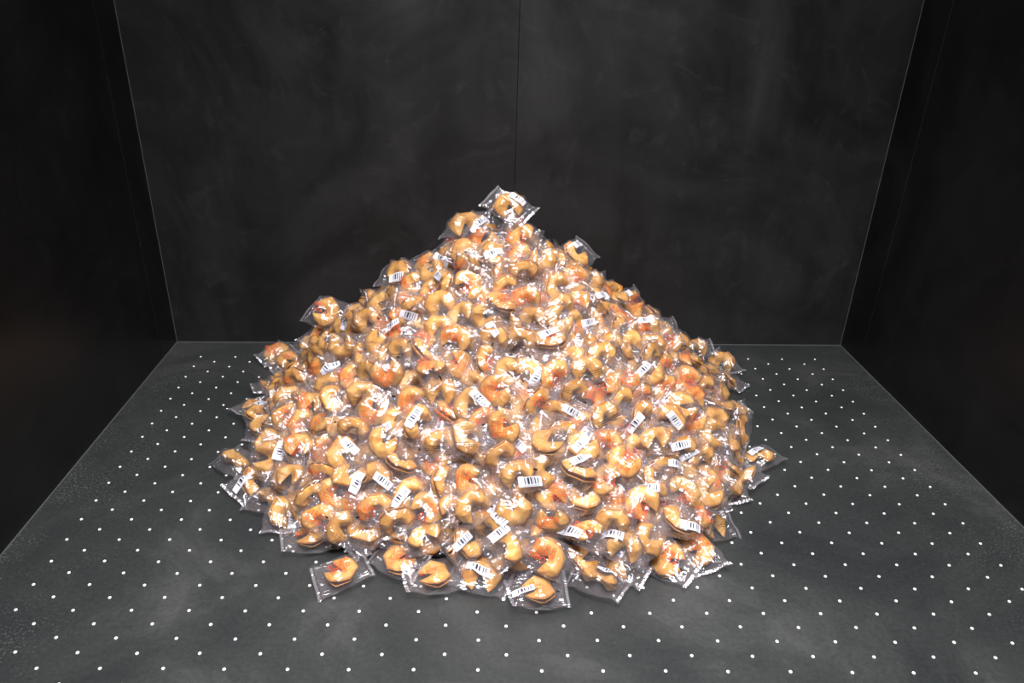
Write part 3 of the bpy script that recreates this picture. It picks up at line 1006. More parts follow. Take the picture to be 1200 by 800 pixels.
    (-0.5226, 1.903, 0.0219, 0.952, 0.041, 0.015, 0.302, 1.01, 'C7L', 1, 0, None, (0.0291, -0.0116), 'wrapped crescent red-printed cookie, second from left in eighth row from top'),
    (-0.5612, 1.945, 0.0219, 0.929, 0.078, 0.011, 0.361, 1.02, 'B0bL', 1, 0, None, None, 'wrapped round-backed red-printed cookie, first from left in eighth row from top'),
    (-0.3354, 1.474, 0.2166, 0.868, 0.258, -0.385, 0.177, 0.99, 'V0', 1, 0, (0.028, -0.024), None, 'wrapped red-printed cookie with rising barcode, fourth from left in eighth row from top'),
    (-0.2503, 1.392, 0.2443, 0.906, 0.279, -0.007, -0.317, 1.03, 'C1', 1, 0, None, None, 'wrapped crescent red-printed cookie, fifth from left in ninth row from top'),
    (-0.4149, 1.558, 0.1521, 0.82, 0.384, -0.39, -0.167, 1.01, 'B0a', 1, 0, None, None, 'wrapped round-backed red-printed cookie, second from left in ninth row from top'),
    (-0.5246, 1.746, 0.0291, 0.988, -0.021, -0.025, 0.152, 0.99, 'V3L', 0, 0, None, None, 'wrapped two-lobed golden cookie, first from left in ninth row from top'),
    (-0.4142, 1.48, 0.1442, 0.935, 0.344, -0.045, 0.079, 1.06, 'B0a', 0, 0, None, None, 'wrapped round-backed golden cookie, fourth from left in tenth row from top'),
    (-0.5485, 1.648, 0.022, 0.921, 0.032, 0.056, 0.383, 0.97, 'C4L', 0, 0, (-0.0002, -0.024), None, 'cookie with small white label jutting out at the middle left edge'),
    (-0.3414, 1.391, 0.186, 0.763, 0.429, 0.15, -0.461, 1.04, 'V7', 1, 0, None, None, 'wrapped two-lobed red-printed cookie, fifth from left in tenth row from top'),
    (-0.5031, 1.56, 0.022, 0.755, 0.058, -0.053, 0.652, 1.01, 'C6L', 0, 0, None, None, 'plain notched cookie at the left edge, below the small white label'),
    (-0.4013, 1.411, 0.1391, 0.902, 0.376, -0.026, -0.212, 1.03, 'B1a', 1, 0, None, None, 'wrapped round-backed red-printed cookie, third from left in tenth row from top'),
    (-0.3601, 1.359, 0.152, 0.876, 0.409, 0.105, -0.233, 0.99, 'B2b', 1, 0, None, None, 'wrapped round-backed red-printed cookie, third from left in eleventh row from top'),
    (-0.3062, 1.327, 0.1761, 0.89, 0.35, -0.281, 0.084, 1.0, 'B3a', 1, 0, None, None, 'wrapped round-backed red-printed cookie, fourth from left in eleventh row from top'),
    (-0.2877, 1.358, 0.2114, 0.719, 0.131, -0.294, 0.616, 0.98, 'B1b', 0, 0, None, (0.0395, 0.0067), 'wrapped round-backed golden cookie, sixth from left in tenth row from top'),
    (-0.2671, 1.295, 0.1777, 0.87, 0.431, -0.079, -0.227, 0.94, 'B3a', 0, 1, None, None, 'wrapped round-backed golden cookie, fifth from left in eleventh row from top'),
    (-0.305, 1.405, 0.2175, 0.872, 0.457, -0.128, 0.124, 0.99, 'B0b', 0, 1, None, None, 'wrapped round-backed golden cookie, fourth from left in ninth row from top'),
    (-0.2349, 1.264, 0.201, 0.882, 0.438, 0.078, -0.154, 0.97, 'B0a', 0, 0, None, (-0.0363, -0.0014), 'wrapped round-backed golden cookie, sixth from left in eleventh row from top'),
    (-0.2205, 1.416, 0.2789, 0.911, 0.214, -0.229, -0.269, 1.01, 'V3', 0, 0, None, None, 'wrapped two-lobed golden cookie, eighth from left in eighth row from top'),
    (-0.1723, 1.408, 0.2905, 0.887, 0.361, -0.088, 0.273, 1.04, 'B0a', 0, 0, None, None, 'wrapped round-backed golden cookie, ninth from left in eighth row from top'),
    (-0.1019, 1.354, 0.3239, 0.972, 0.208, 0.068, 0.089, 0.96, 'B3b', 0, 0, None, (-0.0282, 0.0151), 'wrapped round-backed golden cookie, eleventh from left in eighth row from top'),
    (-0.0817, 1.306, 0.3142, 0.834, 0.256, 0.088, -0.481, 0.95, 'V7', 1, 0, None, (0.0385, 0.002), 'wrapped two-lobed red-printed cookie, twelfth from left in eighth row from top'),
    (-0.0284, 1.331, 0.307, 0.908, 0.373, 0.042, -0.186, 0.94, 'C4', 1, 0, None, None, 'wrapped crescent red-printed cookie, twelfth from right in eighth row from top'),
    (-0.1714, 1.337, 0.2819, 0.853, 0.268, -0.201, 0.4, 1.03, 'V1', 1, 0, None, (0.0378, 0.0025), 'wrapped two-lobed red-printed cookie, ninth from left in ninth row from top'),
    (-0.2125, 1.368, 0.2675, 0.835, 0.423, -0.114, -0.334, 0.96, 'B1b', 0, 0, None, None, 'wrapped round-backed golden cookie, seventh from left in ninth row from top'),
    (-0.1967, 1.284, 0.2265, 0.769, 0.392, -0.285, 0.417, 0.99, 'C0', 1, 0, None, None, 'wrapped crescent red-printed cookie, eighth from left in tenth row from top'),
    (-0.1203, 1.285, 0.2435, 0.844, 0.534, 0.048, 0.025, 1.05, 'C0', 1, 0, None, (-0.0339, 0.0146), 'wrapped crescent red-printed cookie, ninth from left in tenth row from top'),
    (-0.1075, 1.237, 0.2314, 0.792, 0.366, -0.193, 0.449, 1.07, 'B0a', 0, 0, (0.0023, 0.0065), None, 'wrapped cookie with rising barcode, ninth from left in eleventh row from top'),
    (-0.1541, 1.26, 0.217, 0.956, 0.226, -0.075, 0.174, 0.93, 'V0', 0, 0, (-0.028, -0.0106), (0.029, 0.0152), 'wrapped cookie with rising barcode, eighth from left in eleventh row from top'),
    (-0.072, 1.246, 0.1954, 0.692, 0.227, -0.263, 0.633, 0.97, 'B2a', 0, 0, (0.0144, -0.0104), None, 'wrapped cookie with upright barcode, tenth from left in eleventh row from top'),
    (-0.044, 1.271, 0.2286, 0.95, 0.241, -0.048, 0.195, 1.06, 'B3b', 1, 0, None, None, 'wrapped round-backed red-printed cookie, tenth from left in tenth row from top'),
    (-0.0085, 1.257, 0.2623, 0.773, 0.443, -0.056, -0.45, 1.02, 'C0', 0, 0, (0.0182, 0.024), None, 'wrapped cookie with falling barcode, eleventh from left in tenth row from top'),
    (0.0047, 1.302, 0.2831, 0.896, 0.408, -0.075, -0.159, 1.06, 'B0b', 0, 1, None, None, 'wrapped round-backed golden cookie, twelfth from left in ninth row from top'),
    (-0.1259, 1.333, 0.2615, 0.916, 0.361, -0.131, 0.119, 0.94, 'B1a', 0, 0, None, (0.0327, 0.0103), 'wrapped round-backed golden cookie, tenth from left in ninth row from top'),
    (-0.0648, 1.288, 0.2708, 0.924, 0.365, -0.087, -0.069, 1.01, 'B0b', 0, 0, None, None, 'wrapped round-backed golden cookie, eleventh from left in ninth row from top'),
    (0.0259, 1.32, 0.3248, 0.737, 0.35, -0.216, 0.537, 0.94, 'B0a', 1, 0, None, (0.0341, -0.0026), 'wrapped round-backed red-printed cookie, eleventh from right in eighth row from top'),
    (0.0211, 1.224, 0.2398, 0.943, 0.318, 0.079, 0.065, 1.01, 'B1b', 1, 0, None, None, 'wrapped round-backed red-printed cookie, twelfth from left in eleventh row from top'),
    (-0.014, 1.237, 0.2063, 0.967, 0.211, -0.099, -0.1, 0.98, 'B3a', 1, 0, None, None, 'wrapped round-backed red-printed cookie, eleventh from left in eleventh row from top'),
    (-0.2216, 1.323, 0.2454, 0.901, 0.425, 0.067, 0.048, 0.98, 'B0b', 0, 1, None, None, 'wrapped round-backed golden cookie, sixth from left in ninth row from top'),
    (0.0655, 1.293, 0.3106, 0.883, 0.414, 0.085, -0.205, 0.93, 'V0', 0, 0, None, (0.0392, -0.0009), 'wrapped two-lobed golden cookie, fourteenth from left in ninth row from top'),
    (0.114, 1.307, 0.308, 0.771, 0.338, -0.358, 0.403, 1.05, 'V4', 0, 0, (-0.0063, -0.0208), (-0.0325, -0.0135), 'wrapped cookie with rising barcode, tenth from right in eighth row from top'),
    (0.19, 1.333, 0.3262, 0.913, 0.407, -0.025, -0.018, 1.04, 'V6', 0, 0, None, None, 'wrapped two-lobed golden cookie, eighth from right in eighth row from top'),
    (0.162, 1.292, 0.3072, 0.744, 0.518, -0.083, 0.414, 1.05, 'C6', 1, 0, None, None, 'wrapped crescent red-printed cookie, twelfth from right in ninth row from top'),
    (0.2582, 1.336, 0.3277, 0.937, 0.337, -0.033, 0.089, 1.03, 'B0a', 0, 0, None, None, 'wrapped round-backed golden cookie, sixth from right in eighth row from top'),
    (0.2686, 1.308, 0.288, 0.774, 0.472, -0.223, 0.358, 1.05, 'V4', 1, 0, None, None, 'wrapped two-lobed red-printed cookie, tenth from right in ninth row from top'),
    (0.2006, 1.274, 0.2805, 0.917, 0.336, 0.142, -0.16, 0.95, 'B1a', 0, 1, None, (0.0295, -0.0156), 'wrapped round-backed golden cookie, eleventh from right in ninth row from top'),
    (0.2426, 1.282, 0.2536, 0.922, 0.289, 0.184, -0.178, 1.06, 'C5', 1, 0, None, None, 'wrapped crescent red-printed cookie, eighth from right in tenth row from top'),
    (0.0772, 1.237, 0.2578, 0.919, 0.293, 0.128, -0.23, 0.97, 'C4', 0, 0, None, None, 'wrapped crescent golden cookie, twelfth from left in tenth row from top'),
    (0.0435, 1.25, 0.2923, 0.885, 0.385, -0.125, 0.229, 0.96, 'V0', 1, 0, None, None, 'wrapped two-lobed red-printed cookie, thirteenth from left in ninth row from top'),
    (0.1237, 1.251, 0.2705, 0.858, 0.492, 0.145, -0.012, 0.98, 'B1a', 1, 0, None, None, 'wrapped round-backed red-printed cookie, eleventh from right in tenth row from top'),
    (0.1674, 1.249, 0.2459, 0.828, 0.476, -0.005, -0.297, 0.98, 'B1b', 0, 0, (0.028, 0.0156), None, 'wrapped cookie with falling barcode, tenth from right in tenth row from top'),
    (0.171, 1.202, 0.2309, 0.877, 0.461, 0.109, -0.085, 0.96, 'B0a', 0, 1, None, None, 'wrapped round-backed golden cookie, twelfth from right in eleventh row from top'),
    (0.0582, 1.19, 0.2479, 0.902, 0.43, -0.017, -0.011, 1.02, 'V1', 1, 0, None, (-0.0361, 0.0044), 'wrapped two-lobed red-printed cookie, thirteenth from left in eleventh row from top'),
    (0.2549, 1.232, 0.2472, 0.918, 0.3, -0.089, 0.245, 1.0, 'B0a', 0, 1, None, None, 'wrapped round-backed golden cookie, tenth from right in eleventh row from top'),
    (0.2119, 1.229, 0.2201, 0.826, 0.268, -0.334, 0.367, 1.07, 'B1b', 1, 0, (-0.0023, -0.0183), None, 'wrapped red-printed cookie with rising barcode, eleventh from right in eleventh row from top'),
    (0.2931, 1.246, 0.2091, 0.725, 0.58, -0.08, 0.363, 1.05, 'V0', 1, 0, None, None, 'wrapped two-lobed red-printed cookie, ninth from right in eleventh row from top'),
    (0.2256, 1.299, 0.3165, 0.923, 0.338, 0.068, 0.17, 0.97, 'B0b', 0, 1, None, None, 'wrapped round-backed golden cookie, seventh from right in eighth row from top'),
    (0.1086, 1.216, 0.2246, 0.769, 0.403, -0.192, 0.457, 0.96, 'B3a', 0, 0, (-0.0173, 0.024), None, 'wrapped cookie with rising barcode, fourteenth from left in eleventh row from top'),
    (0.3126, 1.331, 0.2778, 0.85, 0.462, 0.15, -0.206, 0.95, 'C2', 1, 0, None, None, 'wrapped crescent red-printed cookie, ninth from right in ninth row from top'),
    (0.3775, 1.41, 0.2918, 0.866, 0.375, 0.155, 0.292, 1.02, 'B0a', 0, 0, None, (0.0398, -0.0064), 'wrapped round-backed golden cookie, fourth from right in eighth row from top'),
    (0.4704, 1.502, 0.2364, 0.777, 0.38, 0.148, 0.481, 0.95, 'V5', 1, 0, None, None, 'wrapped two-lobed red-printed cookie, second from right in eighth row from top'),
    (0.4141, 1.423, 0.2598, 0.926, 0.368, 0.066, 0.059, 0.94, 'B1a', 1, 0, None, None, 'wrapped round-backed red-printed cookie, third from right in eighth row from top'),
    (0.3436, 1.316, 0.2415, 0.847, 0.467, -0.099, 0.233, 0.94, 'B1b', 1, 0, None, None, 'wrapped round-backed red-printed cookie, sixth from right in tenth row from top'),
    (0.3684, 1.356, 0.2681, 0.799, 0.439, -0.075, 0.405, 0.98, 'V1', 0, 0, (-0.005, 0.0239), None, 'wrapped cookie with rising barcode, eighth from right in ninth row from top'),
    (0.4059, 1.364, 0.2353, 0.845, 0.327, -0.007, 0.424, 1.0, 'B0b', 1, 0, (-0.021, -0.0193), None, 'wrapped red-printed cookie with rising barcode, seventh from right in ninth row from top'),
    (0.4659, 1.421, 0.2215, 0.862, 0.434, 0.228, -0.129, 1.06, 'V0', 1, 0, None, None, 'wrapped two-lobed red-printed cookie, sixth from right in ninth row from top'),
    (0.6697, 1.839, 0.0219, 0.967, 0.054, -0.014, 0.247, 1.01, 'C3L', 0, 0, None, (0.0361, 0.0153), 'wrapped crescent golden cookie, third from right in ninth row from top'),
    (0.4291, 1.322, 0.2191, 0.933, 0.254, 0.192, -0.168, 0.96, 'V0', 0, 0, None, (-0.032, -0.0051), 'wrapped two-lobed golden cookie, third from right in tenth row from top'),
    (0.4755, 1.374, 0.2075, 0.896, 0.234, 0.185, 0.328, 0.96, 'B0b', 1, 0, None, (-0.0352, 0.001), 'wrapped round-backed red-printed cookie, second from right in tenth row from top'),
    (0.7098, 1.794, 0.0219, 0.939, 0.032, 0.008, -0.343, 0.94, 'B3aL', 0, 0, None, (0.0377, 0.0181), 'wrapped round-backed golden cookie, first from right in ninth row from top'),
    (0.5691, 1.46, 0.1436, 0.965, -0.121, 0.176, -0.153, 0.96, 'C2L', 1, 0, None, (0.0359, 0.0197), 'wrapped crescent red-printed cookie, first from right in tenth row from top'),
    (0.5184, 1.445, 0.1903, 0.859, 0.506, -0.068, -0.039, 1.0, 'B1a', 0, 1, None, None, 'wrapped round-backed golden cookie, fourth from right in ninth row from top'),
    (0.4033, 1.279, 0.2127, 0.788, 0.421, 0.37, -0.257, 1.0, 'B0b', 0, 0, (-0.0014, -0.0025), None, 'wrapped cookie with falling barcode, seventh from right in eleventh row from top'),
    (0.3369, 1.263, 0.2316, 0.852, 0.327, -0.116, 0.392, 0.96, 'B0a', 0, 0, (-0.028, -0.0017), (0.0361, 0.0098), 'wrapped cookie with rising barcode, fifth from right in tenth row from top'),
    (0.3617, 1.27, 0.1864, 0.802, 0.34, 0.08, 0.484, 0.94, 'B1b', 0, 0, None, None, 'wrapped round-backed golden cookie, eighth from right in eleventh row from top'),
    (0.2959, 1.282, 0.2525, 0.872, 0.489, -0.008, -0.004, 0.99, 'B1a', 0, 1, None, None, 'wrapped round-backed golden cookie, seventh from right in tenth row from top'),
    (0.4616, 1.321, 0.181, 0.761, 0.511, -0.053, 0.396, 1.0, 'V0', 1, 0, None, None, 'wrapped two-lobed red-printed cookie, fifth from right in eleventh row from top'),
    (0.5036, 1.317, 0.1543, 0.881, 0.465, 0.061, -0.063, 1.0, 'C0', 0, 0, None, None, 'wrapped crescent golden cookie, third from right in eleventh row from top'),
    (0.5274, 1.366, 0.1579, 0.924, 0.27, 0.2, 0.18, 1.04, 'B0b', 0, 0, None, None, 'wrapped round-backed golden cookie, second from right in eleventh row from top'),
    (0.6172, 1.429, 0.0919, 0.581, 0.582, -0.175, 0.542, 0.97, 'B0aL', 0, 1, None, None, 'wrapped round-backed golden cookie, first from right in eleventh row from top'),
    (0.7259, 1.903, 0.0219, 0.829, 0.084, 0.021, -0.553, 1.07, 'B1bL', 0, 1, None, None, 'wrapped round-backed golden cookie, first from right in eighth row from top'),
    (-0.4411, 1.38, 0.0913, 0.966, 0.224, -0.101, 0.084, 0.96, 'B1a', 0, 0, None, None, 'wrapped round-backed golden cookie, first from left in twelfth row from top'),
    (-0.4266, 1.332, 0.0842, 0.748, 0.189, -0.373, 0.515, 1.03, 'V2', 0, 0, (0.0178, -0.024), None, 'wrapped cookie with upright barcode, second from left in twelfth row from top'),
    (-0.5237, 1.41, 0.022, 0.935, -0.008, 0.017, -0.355, 1.05, 'V6L', 0, 0, None, None, 'plain cookie at the far left edge of the heap, on the floor'),
    (-0.4671, 1.337, 0.022, 0.913, 0.047, 0.009, 0.405, 1.02, 'B1bL', 0, 0, (-0.028, -0.0016), None, 'cookie with white barcode label just below the one at the far left edge'),
    (-0.3673, 1.262, 0.0915, 0.898, 0.421, -0.046, -0.12, 0.97, 'V6', 0, 0, None, None, 'wrapped two-lobed golden cookie, fourth from left in thirteenth row from top'),
    (-0.357, 1.313, 0.1311, 0.792, 0.367, 0.251, -0.419, 1.02, 'V7', 1, 0, None, None, 'wrapped two-lobed red-printed cookie, third from left in twelfth row from top'),
    (-0.287, 1.222, 0.1241, 0.805, 0.535, 0.042, -0.251, 1.06, 'B0a', 1, 0, None, (-0.0388, -0.0017), 'wrapped round-backed red-printed cookie, sixth from left in thirteenth row from top'),
    (-0.4157, 1.275, 0.021, 0.993, 0.028, 0.015, -0.115, 0.95, 'V5L', 0, 0, None, None, 'wrapped two-lobed golden cookie, first from left in fourteenth row from top'),
    (-0.3149, 1.193, 0.0928, 0.756, 0.598, -0.153, 0.217, 1.03, 'B0a', 0, 0, None, None, 'wrapped round-backed golden cookie, third from left in fourteenth row from top'),
    (-0.3817, 1.232, 0.021, 0.688, 0.043, -0.033, 0.724, 0.98, 'B0bL', 0, 0, (-0.028, -0.024), None, 'cookie beside an upright barcode strip at the lower left'),
    (-0.266, 1.183, 0.0996, 0.833, 0.488, -0.152, 0.212, 1.04, 'C0', 1, 0, None, (-0.0335, 0.0186), 'wrapped crescent red-printed cookie, fourth from left in fourteenth row from top'),
    (-0.2931, 1.268, 0.1444, 0.697, 0.266, -0.303, 0.592, 1.01, 'B0b', 1, 0, None, None, 'wrapped round-backed red-printed cookie, sixth from left in twelfth row from top'),
    (-0.2554, 1.233, 0.1616, 0.825, 0.415, 0.066, -0.378, 0.97, 'B2a', 0, 0, (0.0052, 0.024), None, 'wrapped cookie with falling barcode, seventh from left in twelfth row from top'),
    (-0.2035, 1.229, 0.1545, 0.891, 0.408, -0.177, 0.087, 1.04, 'B0b', 0, 0, None, None, 'wrapped round-backed golden cookie, eighth from left in twelfth row from top'),
    (-0.1727, 1.219, 0.1938, 0.952, 0.305, 0.017, 0.012, 0.97, 'V1', 0, 0, None, None, 'wrapped two-lobed golden cookie, ninth from left in twelfth row from top'),
    (-0.1363, 1.195, 0.1634, 0.848, 0.362, -0.015, 0.386, 0.94, 'B3b', 0, 0, None, None, 'wrapped round-backed golden cookie, ninth from left in thirteenth row from top'),
    (-0.2341, 1.193, 0.1373, 0.817, 0.194, -0.178, 0.513, 1.01, 'B2a', 0, 0, (-0.0113, -0.024), None, 'wrapped cookie with rising barcode, seventh from left in thirteenth row from top'),
    (-0.1801, 1.185, 0.141, 0.868, 0.367, 0.033, -0.332, 1.01, 'B0b', 0, 0, (0.0179, -0.0004), None, 'wrapped cookie with falling barcode, eighth from left in thirteenth row from top'),
    (-0.1826, 1.134, 0.1089, 0.911, 0.403, -0.07, 0.056, 1.04, 'B0a', 1, 0, None, (-0.0288, -0.0147), 'wrapped round-backed red-printed cookie, sixth from left in fifteenth row from top'),
    (-0.2206, 1.165, 0.0902, 0.952, 0.3, -0.042, -0.032, 1.03, 'B0b', 1, 0, None, (0.0375, 0.0072), 'wrapped round-backed red-printed cookie, fifth from left in fifteenth row from top'),
    (-0.1217, 1.153, 0.1207, 0.83, 0.312, -0.284, 0.366, 1.05, 'B0a', 0, 0, (-0.0082, 0.0025), None, 'wrapped cookie with rising barcode, sixth from left in fourteenth row from top'),
    (-0.0799, 1.128, 0.1113, 0.817, 0.385, -0.304, 0.302, 1.0, 'V4', 1, 0, None, None, 'wrapped two-lobed red-printed cookie, eighth from left in fifteenth row from top'),
    (-0.066, 1.2, 0.1634, 0.947, 0.241, -0.208, 0.039, 1.01, 'C3', 1, 0, None, None, 'wrapped crescent red-printed cookie, eleventh from left in thirteenth row from top'),
    (-0.0314, 1.118, 0.12, 0.691, 0.44, -0.208, 0.535, 0.94, 'V4', 0, 0, None, None, 'wrapped two-lobed golden cookie, eighth from left in fourteenth row from top'),
    (-0.0605, 1.194, 0.2131, 0.927, 0.369, -0.053, -0.038, 0.96, 'B0a', 0, 1, None, (-0.0394, -0.0167), 'wrapped round-backed golden cookie, eleventh from left in twelfth row from top'),
    (-0.0523, 1.155, 0.1471, 0.848, 0.499, 0.015, -0.18, 1.02, 'B3b', 0, 1, None, None, 'wrapped round-backed golden cookie, seventh from left in fourteenth row from top'),
    (-0.0083, 1.137, 0.1655, 0.919, 0.39, -0.014, -0.061, 0.94, 'V0', 1, 0, None, None, 'wrapped two-lobed red-printed cookie, twelfth from left in thirteenth row from top'),
    (-0.1393, 1.117, 0.0911, 0.801, 0.565, 0.058, 0.192, 1.02, 'B0b', 0, 0, None, None, 'wrapped round-backed golden cookie, seventh from left in fifteenth row from top'),
    (-0.0106, 1.187, 0.2276, 0.919, 0.382, 0.084, 0.056, 1.04, 'B2a', 0, 1, None, (0.0394, 0.0151), 'wrapped round-backed golden cookie, twelfth from left in twelfth row from top'),
    (0.0089, 1.186, 0.1806, 0.764, 0.591, 0.04, -0.257, 0.93, 'B1b', 0, 0, (-0.0202, -0.005), None, 'wrapped cookie with falling barcode, thirteenth from left in twelfth row from top'),
    (0.0532, 1.165, 0.2049, 0.868, 0.465, 0.075, -0.156, 0.96, 'B1a', 0, 0, None, None, 'wrapped round-backed golden cookie, fourteenth from left in twelfth row from top'),
    (0.1027, 1.174, 0.1985, 0.771, 0.526, 0.016, -0.358, 0.97, 'V6', 1, 0, (-0.0245, 0.0085), None, 'wrapped red-printed cookie with falling barcode, twelfth from right in twelfth row from top'),
    (0.1389, 1.162, 0.2336, 0.909, 0.374, -0.152, -0.104, 0.93, 'B3a', 0, 0, None, None, 'wrapped round-backed golden cookie, eleventh from right in twelfth row from top'),
    (0.0485, 1.17, 0.1541, 0.861, 0.452, -0.22, 0.074, 0.99, 'V6', 1, 0, None, (0.0338, -0.0173), 'wrapped two-lobed red-printed cookie, thirteenth from left in thirteenth row from top'),
    (0.0834, 1.128, 0.1869, 0.929, 0.35, -0.122, -0.001, 1.03, 'B0a', 0, 0, (0.0216, -0.0178), (0.0342, 0.0015), 'wrapped cookie with level barcode, twelfth from right in thirteenth row from top'),
    (0.1511, 1.124, 0.145, 0.727, 0.323, 0.418, -0.438, 0.97, 'V0', 1, 0, None, None, 'wrapped two-lobed red-printed cookie, eighth from right in fourteenth row from top'),
    (0.2069, 1.121, 0.1392, 0.964, 0.218, -0.002, 0.153, 0.94, 'C1', 0, 0, None, None, 'wrapped crescent golden cookie, seventh from right in fourteenth row from top'),
    (0.074, 1.083, 0.1369, 0.871, 0.345, 0.088, -0.339, 1.0, 'V3', 0, 0, None, (-0.0331, -0.0189), 'wrapped two-lobed golden cookie, ninth from right in fifteenth row from top'),
    (-0.0019, 1.087, 0.1465, 0.87, 0.347, -0.269, 0.225, 1.02, 'B0a', 0, 0, None, (-0.029, -0.0154), 'wrapped round-backed golden cookie, tenth from left in fifteenth row from top'),
    (0.0364, 1.127, 0.1302, 0.84, 0.343, -0.129, 0.4, 1.06, 'B0b', 0, 0, None, (-0.0346, -0.0009), 'wrapped round-backed golden cookie, ninth from left in fourteenth row from top'),
    (0.1468, 1.083, 0.1162, 0.868, 0.49, -0.068, -0.03, 0.95, 'V2', 1, 0, None, None, 'wrapped two-lobed red-printed cookie, seventh from right in fifteenth row from top'),
    (0.0312, 1.082, 0.1082, 0.811, 0.444, 0.084, -0.372, 1.05, 'B1b', 0, 0, (0.0031, 0.024), (0.04, 0.0083), 'wrapped cookie with falling barcode, eleventh from left in fifteenth row from top'),
    (0.1701, 1.181, 0.183, 0.946, 0.304, 0.011, 0.111, 1.06, 'B0a', 0, 0, None, None, 'wrapped round-backed golden cookie, tenth from right in thirteenth row from top'),
    (0.1972, 1.138, 0.1853, 0.919, 0.266, -0.149, 0.25, 1.06, 'B3b', 0, 0, (0.0148, 0.0132), None, 'wrapped cookie with rising barcode, ninth from right in thirteenth row from top'),
    (0.2112, 1.177, 0.2145, 0.809, 0.452, -0.18, 0.33, 0.96, 'B2a', 0, 0, (-0.0009, 0.0107), None, 'wrapped cookie with rising barcode, tenth from right in twelfth row from top'),
    (0.1351, 1.136, 0.191, 0.887, 0.46, 0.031, 0.014, 0.97, 'B2b', 0, 0, None, None, 'wrapped round-backed golden cookie, eleventh from right in thirteenth row from top'),
    (0.0995, 1.127, 0.1389, 0.994, 0.113, 0.008, 0.004, 1.03, 'B1a', 0, 1, None, None, 'wrapped round-backed golden cookie, tenth from left in fourteenth row from top'),
    (0.2358, 1.193, 0.1636, 0.81, 0.215, 0.141, -0.526, 0.96, 'B3b', 0, 0, None, None, 'wrapped round-backed golden cookie, eighth from right in thirteenth row from top'),
    (0.2892, 1.169, 0.1863, 0.838, 0.412, 0.104, -0.341, 1.01, 'C2', 1, 0, None, None, 'wrapped crescent red-printed cookie, eighth from right in twelfth row from top'),
    (0.2472, 1.141, 0.1636, 0.952, 0.304, 0.016, 0.009, 1.02, 'V7', 1, 0, None, None, 'wrapped two-lobed red-printed cookie, seventh from right in thirteenth row from top'),
    (0.2716, 1.136, 0.1201, 0.939, 0.343, 0.01, 0.003, 0.98, 'C4', 1, 0, None, None, 'wrapped crescent red-printed cookie, sixth from right in fourteenth row from top'),
    (0.3473, 1.157, 0.1463, 0.918, 0.387, -0.084, -0.022, 1.02, 'B3b', 0, 0, (-0.0111, -0.0134), (-0.0311, 0.0143), 'wrapped cookie with level barcode, fifth from right in fourteenth row from top'),
    (0.3737, 1.2, 0.1489, 0.92, 0.371, 0.125, -0.017, 0.94, 'B0a', 0, 0, (0.0247, 0.0094), None, 'wrapped cookie with level barcode, fifth from right in thirteenth row from top'),
    (0.3189, 1.121, 0.1262, 0.701, 0.415, -0.348, 0.464, 1.04, 'C5', 1, 0, None, None, 'wrapped crescent red-printed cookie, fifth from right in fifteenth row from top'),
    (0.4182, 1.236, 0.1684, 0.901, 0.414, -0.049, 0.116, 1.03, 'B0a', 0, 0, (-0.0047, 0.0059), None, 'wrapped cookie with rising barcode, fifth from right in twelfth row from top'),
    (0.4654, 1.248, 0.139, 0.828, 0.454, 0.066, 0.322, 0.99, 'B0b', 0, 0, (-0.028, 0.024), None, 'wrapped cookie with rising barcode, fourth from right in twelfth row from top'),
    (0.4155, 1.172, 0.1178, 0.8, 0.351, -0.277, 0.4, 0.96, 'V4', 1, 0, None, None, 'wrapped two-lobed red-printed cookie, third from right in fourteenth row from top'),
    (0.4679, 1.189, 0.0952, 0.805, 0.115, 0.181, -0.553, 1.03, 'V2', 0, 0, None, None, 'wrapped two-lobed golden cookie, second from right in fourteenth row from top'),
    (0.5614, 1.317, 0.022, 0.735, 0.039, 0.041, -0.675, 0.95, 'C6L', 0, 0, (0.0039, -0.024), None, 'wrapped cookie with falling barcode, first from right in fourteenth row from top'),
    (0.4416, 1.149, 0.082, 0.883, 0.374, 0.257, -0.117, 1.06, 'V5', 1, 0, None, None, 'wrapped two-lobed red-printed cookie, second from right in fifteenth row from top'),
    (0.3356, 1.125, 0.0766, 0.933, 0.322, -0.054, 0.154, 0.94, 'B0a', 1, 0, None, None, 'wrapped round-backed red-printed cookie, fourth from right in fifteenth row from top'),
    (0.3161, 1.214, 0.1782, 0.9, 0.423, 0.099, -0.039, 1.0, 'B2b', 1, 0, None, None, 'wrapped round-backed red-printed cookie, seventh from right in twelfth row from top'),
    (0.3579, 1.222, 0.2042, 0.891, 0.437, -0.107, -0.065, 0.96, 'V6', 0, 0, None, None, 'wrapped two-lobed golden cookie, sixth from right in twelfth row from top'),
    (0.2563, 1.199, 0.2094, 0.891, 0.451, -0.047, -0.028, 0.98, 'B0b', 1, 0, None, None, 'wrapped round-backed red-printed cookie, ninth from right in twelfth row from top'),
    (0.398, 1.123, 0.0836, 0.939, 0.328, 0.047, -0.095, 1.01, 'B3a', 0, 0, (0.017, -0.0142), None, 'wrapped cookie with falling barcode, third from right in fifteenth row from top'),
    (0.6698, 1.424, 0.022, 0.97, 0.058, -0.041, 0.231, 0.94, 'C5L', 0, 0, (-0.0052, 0.0102), None, 'large labelled cookie lying apart at the far right edge of the heap'),
    (0.6055, 1.364, 0.022, 0.879, 0.039, -0.036, -0.473, 0.98, 'V2L', 0, 0, None, None, 'open-mouthed cookie tucked left of the cookie at the far right edge'),
    (-0.3149, 1.159, 0.021, 0.992, 0.049, -0.01, 0.113, 1.0, 'C4L', 1, 0, None, (-0.034, 0.0018), 'crescent cookie with red print in a wide bag, lower left corner of the heap'),
    (-0.238, 1.06, 0.022, 0.972, 0.039, -0.006, 0.232, 0.95, 'C3L', 1, 0, None, None, 'red printed cookie lying alone on the floor at the lower left front'),
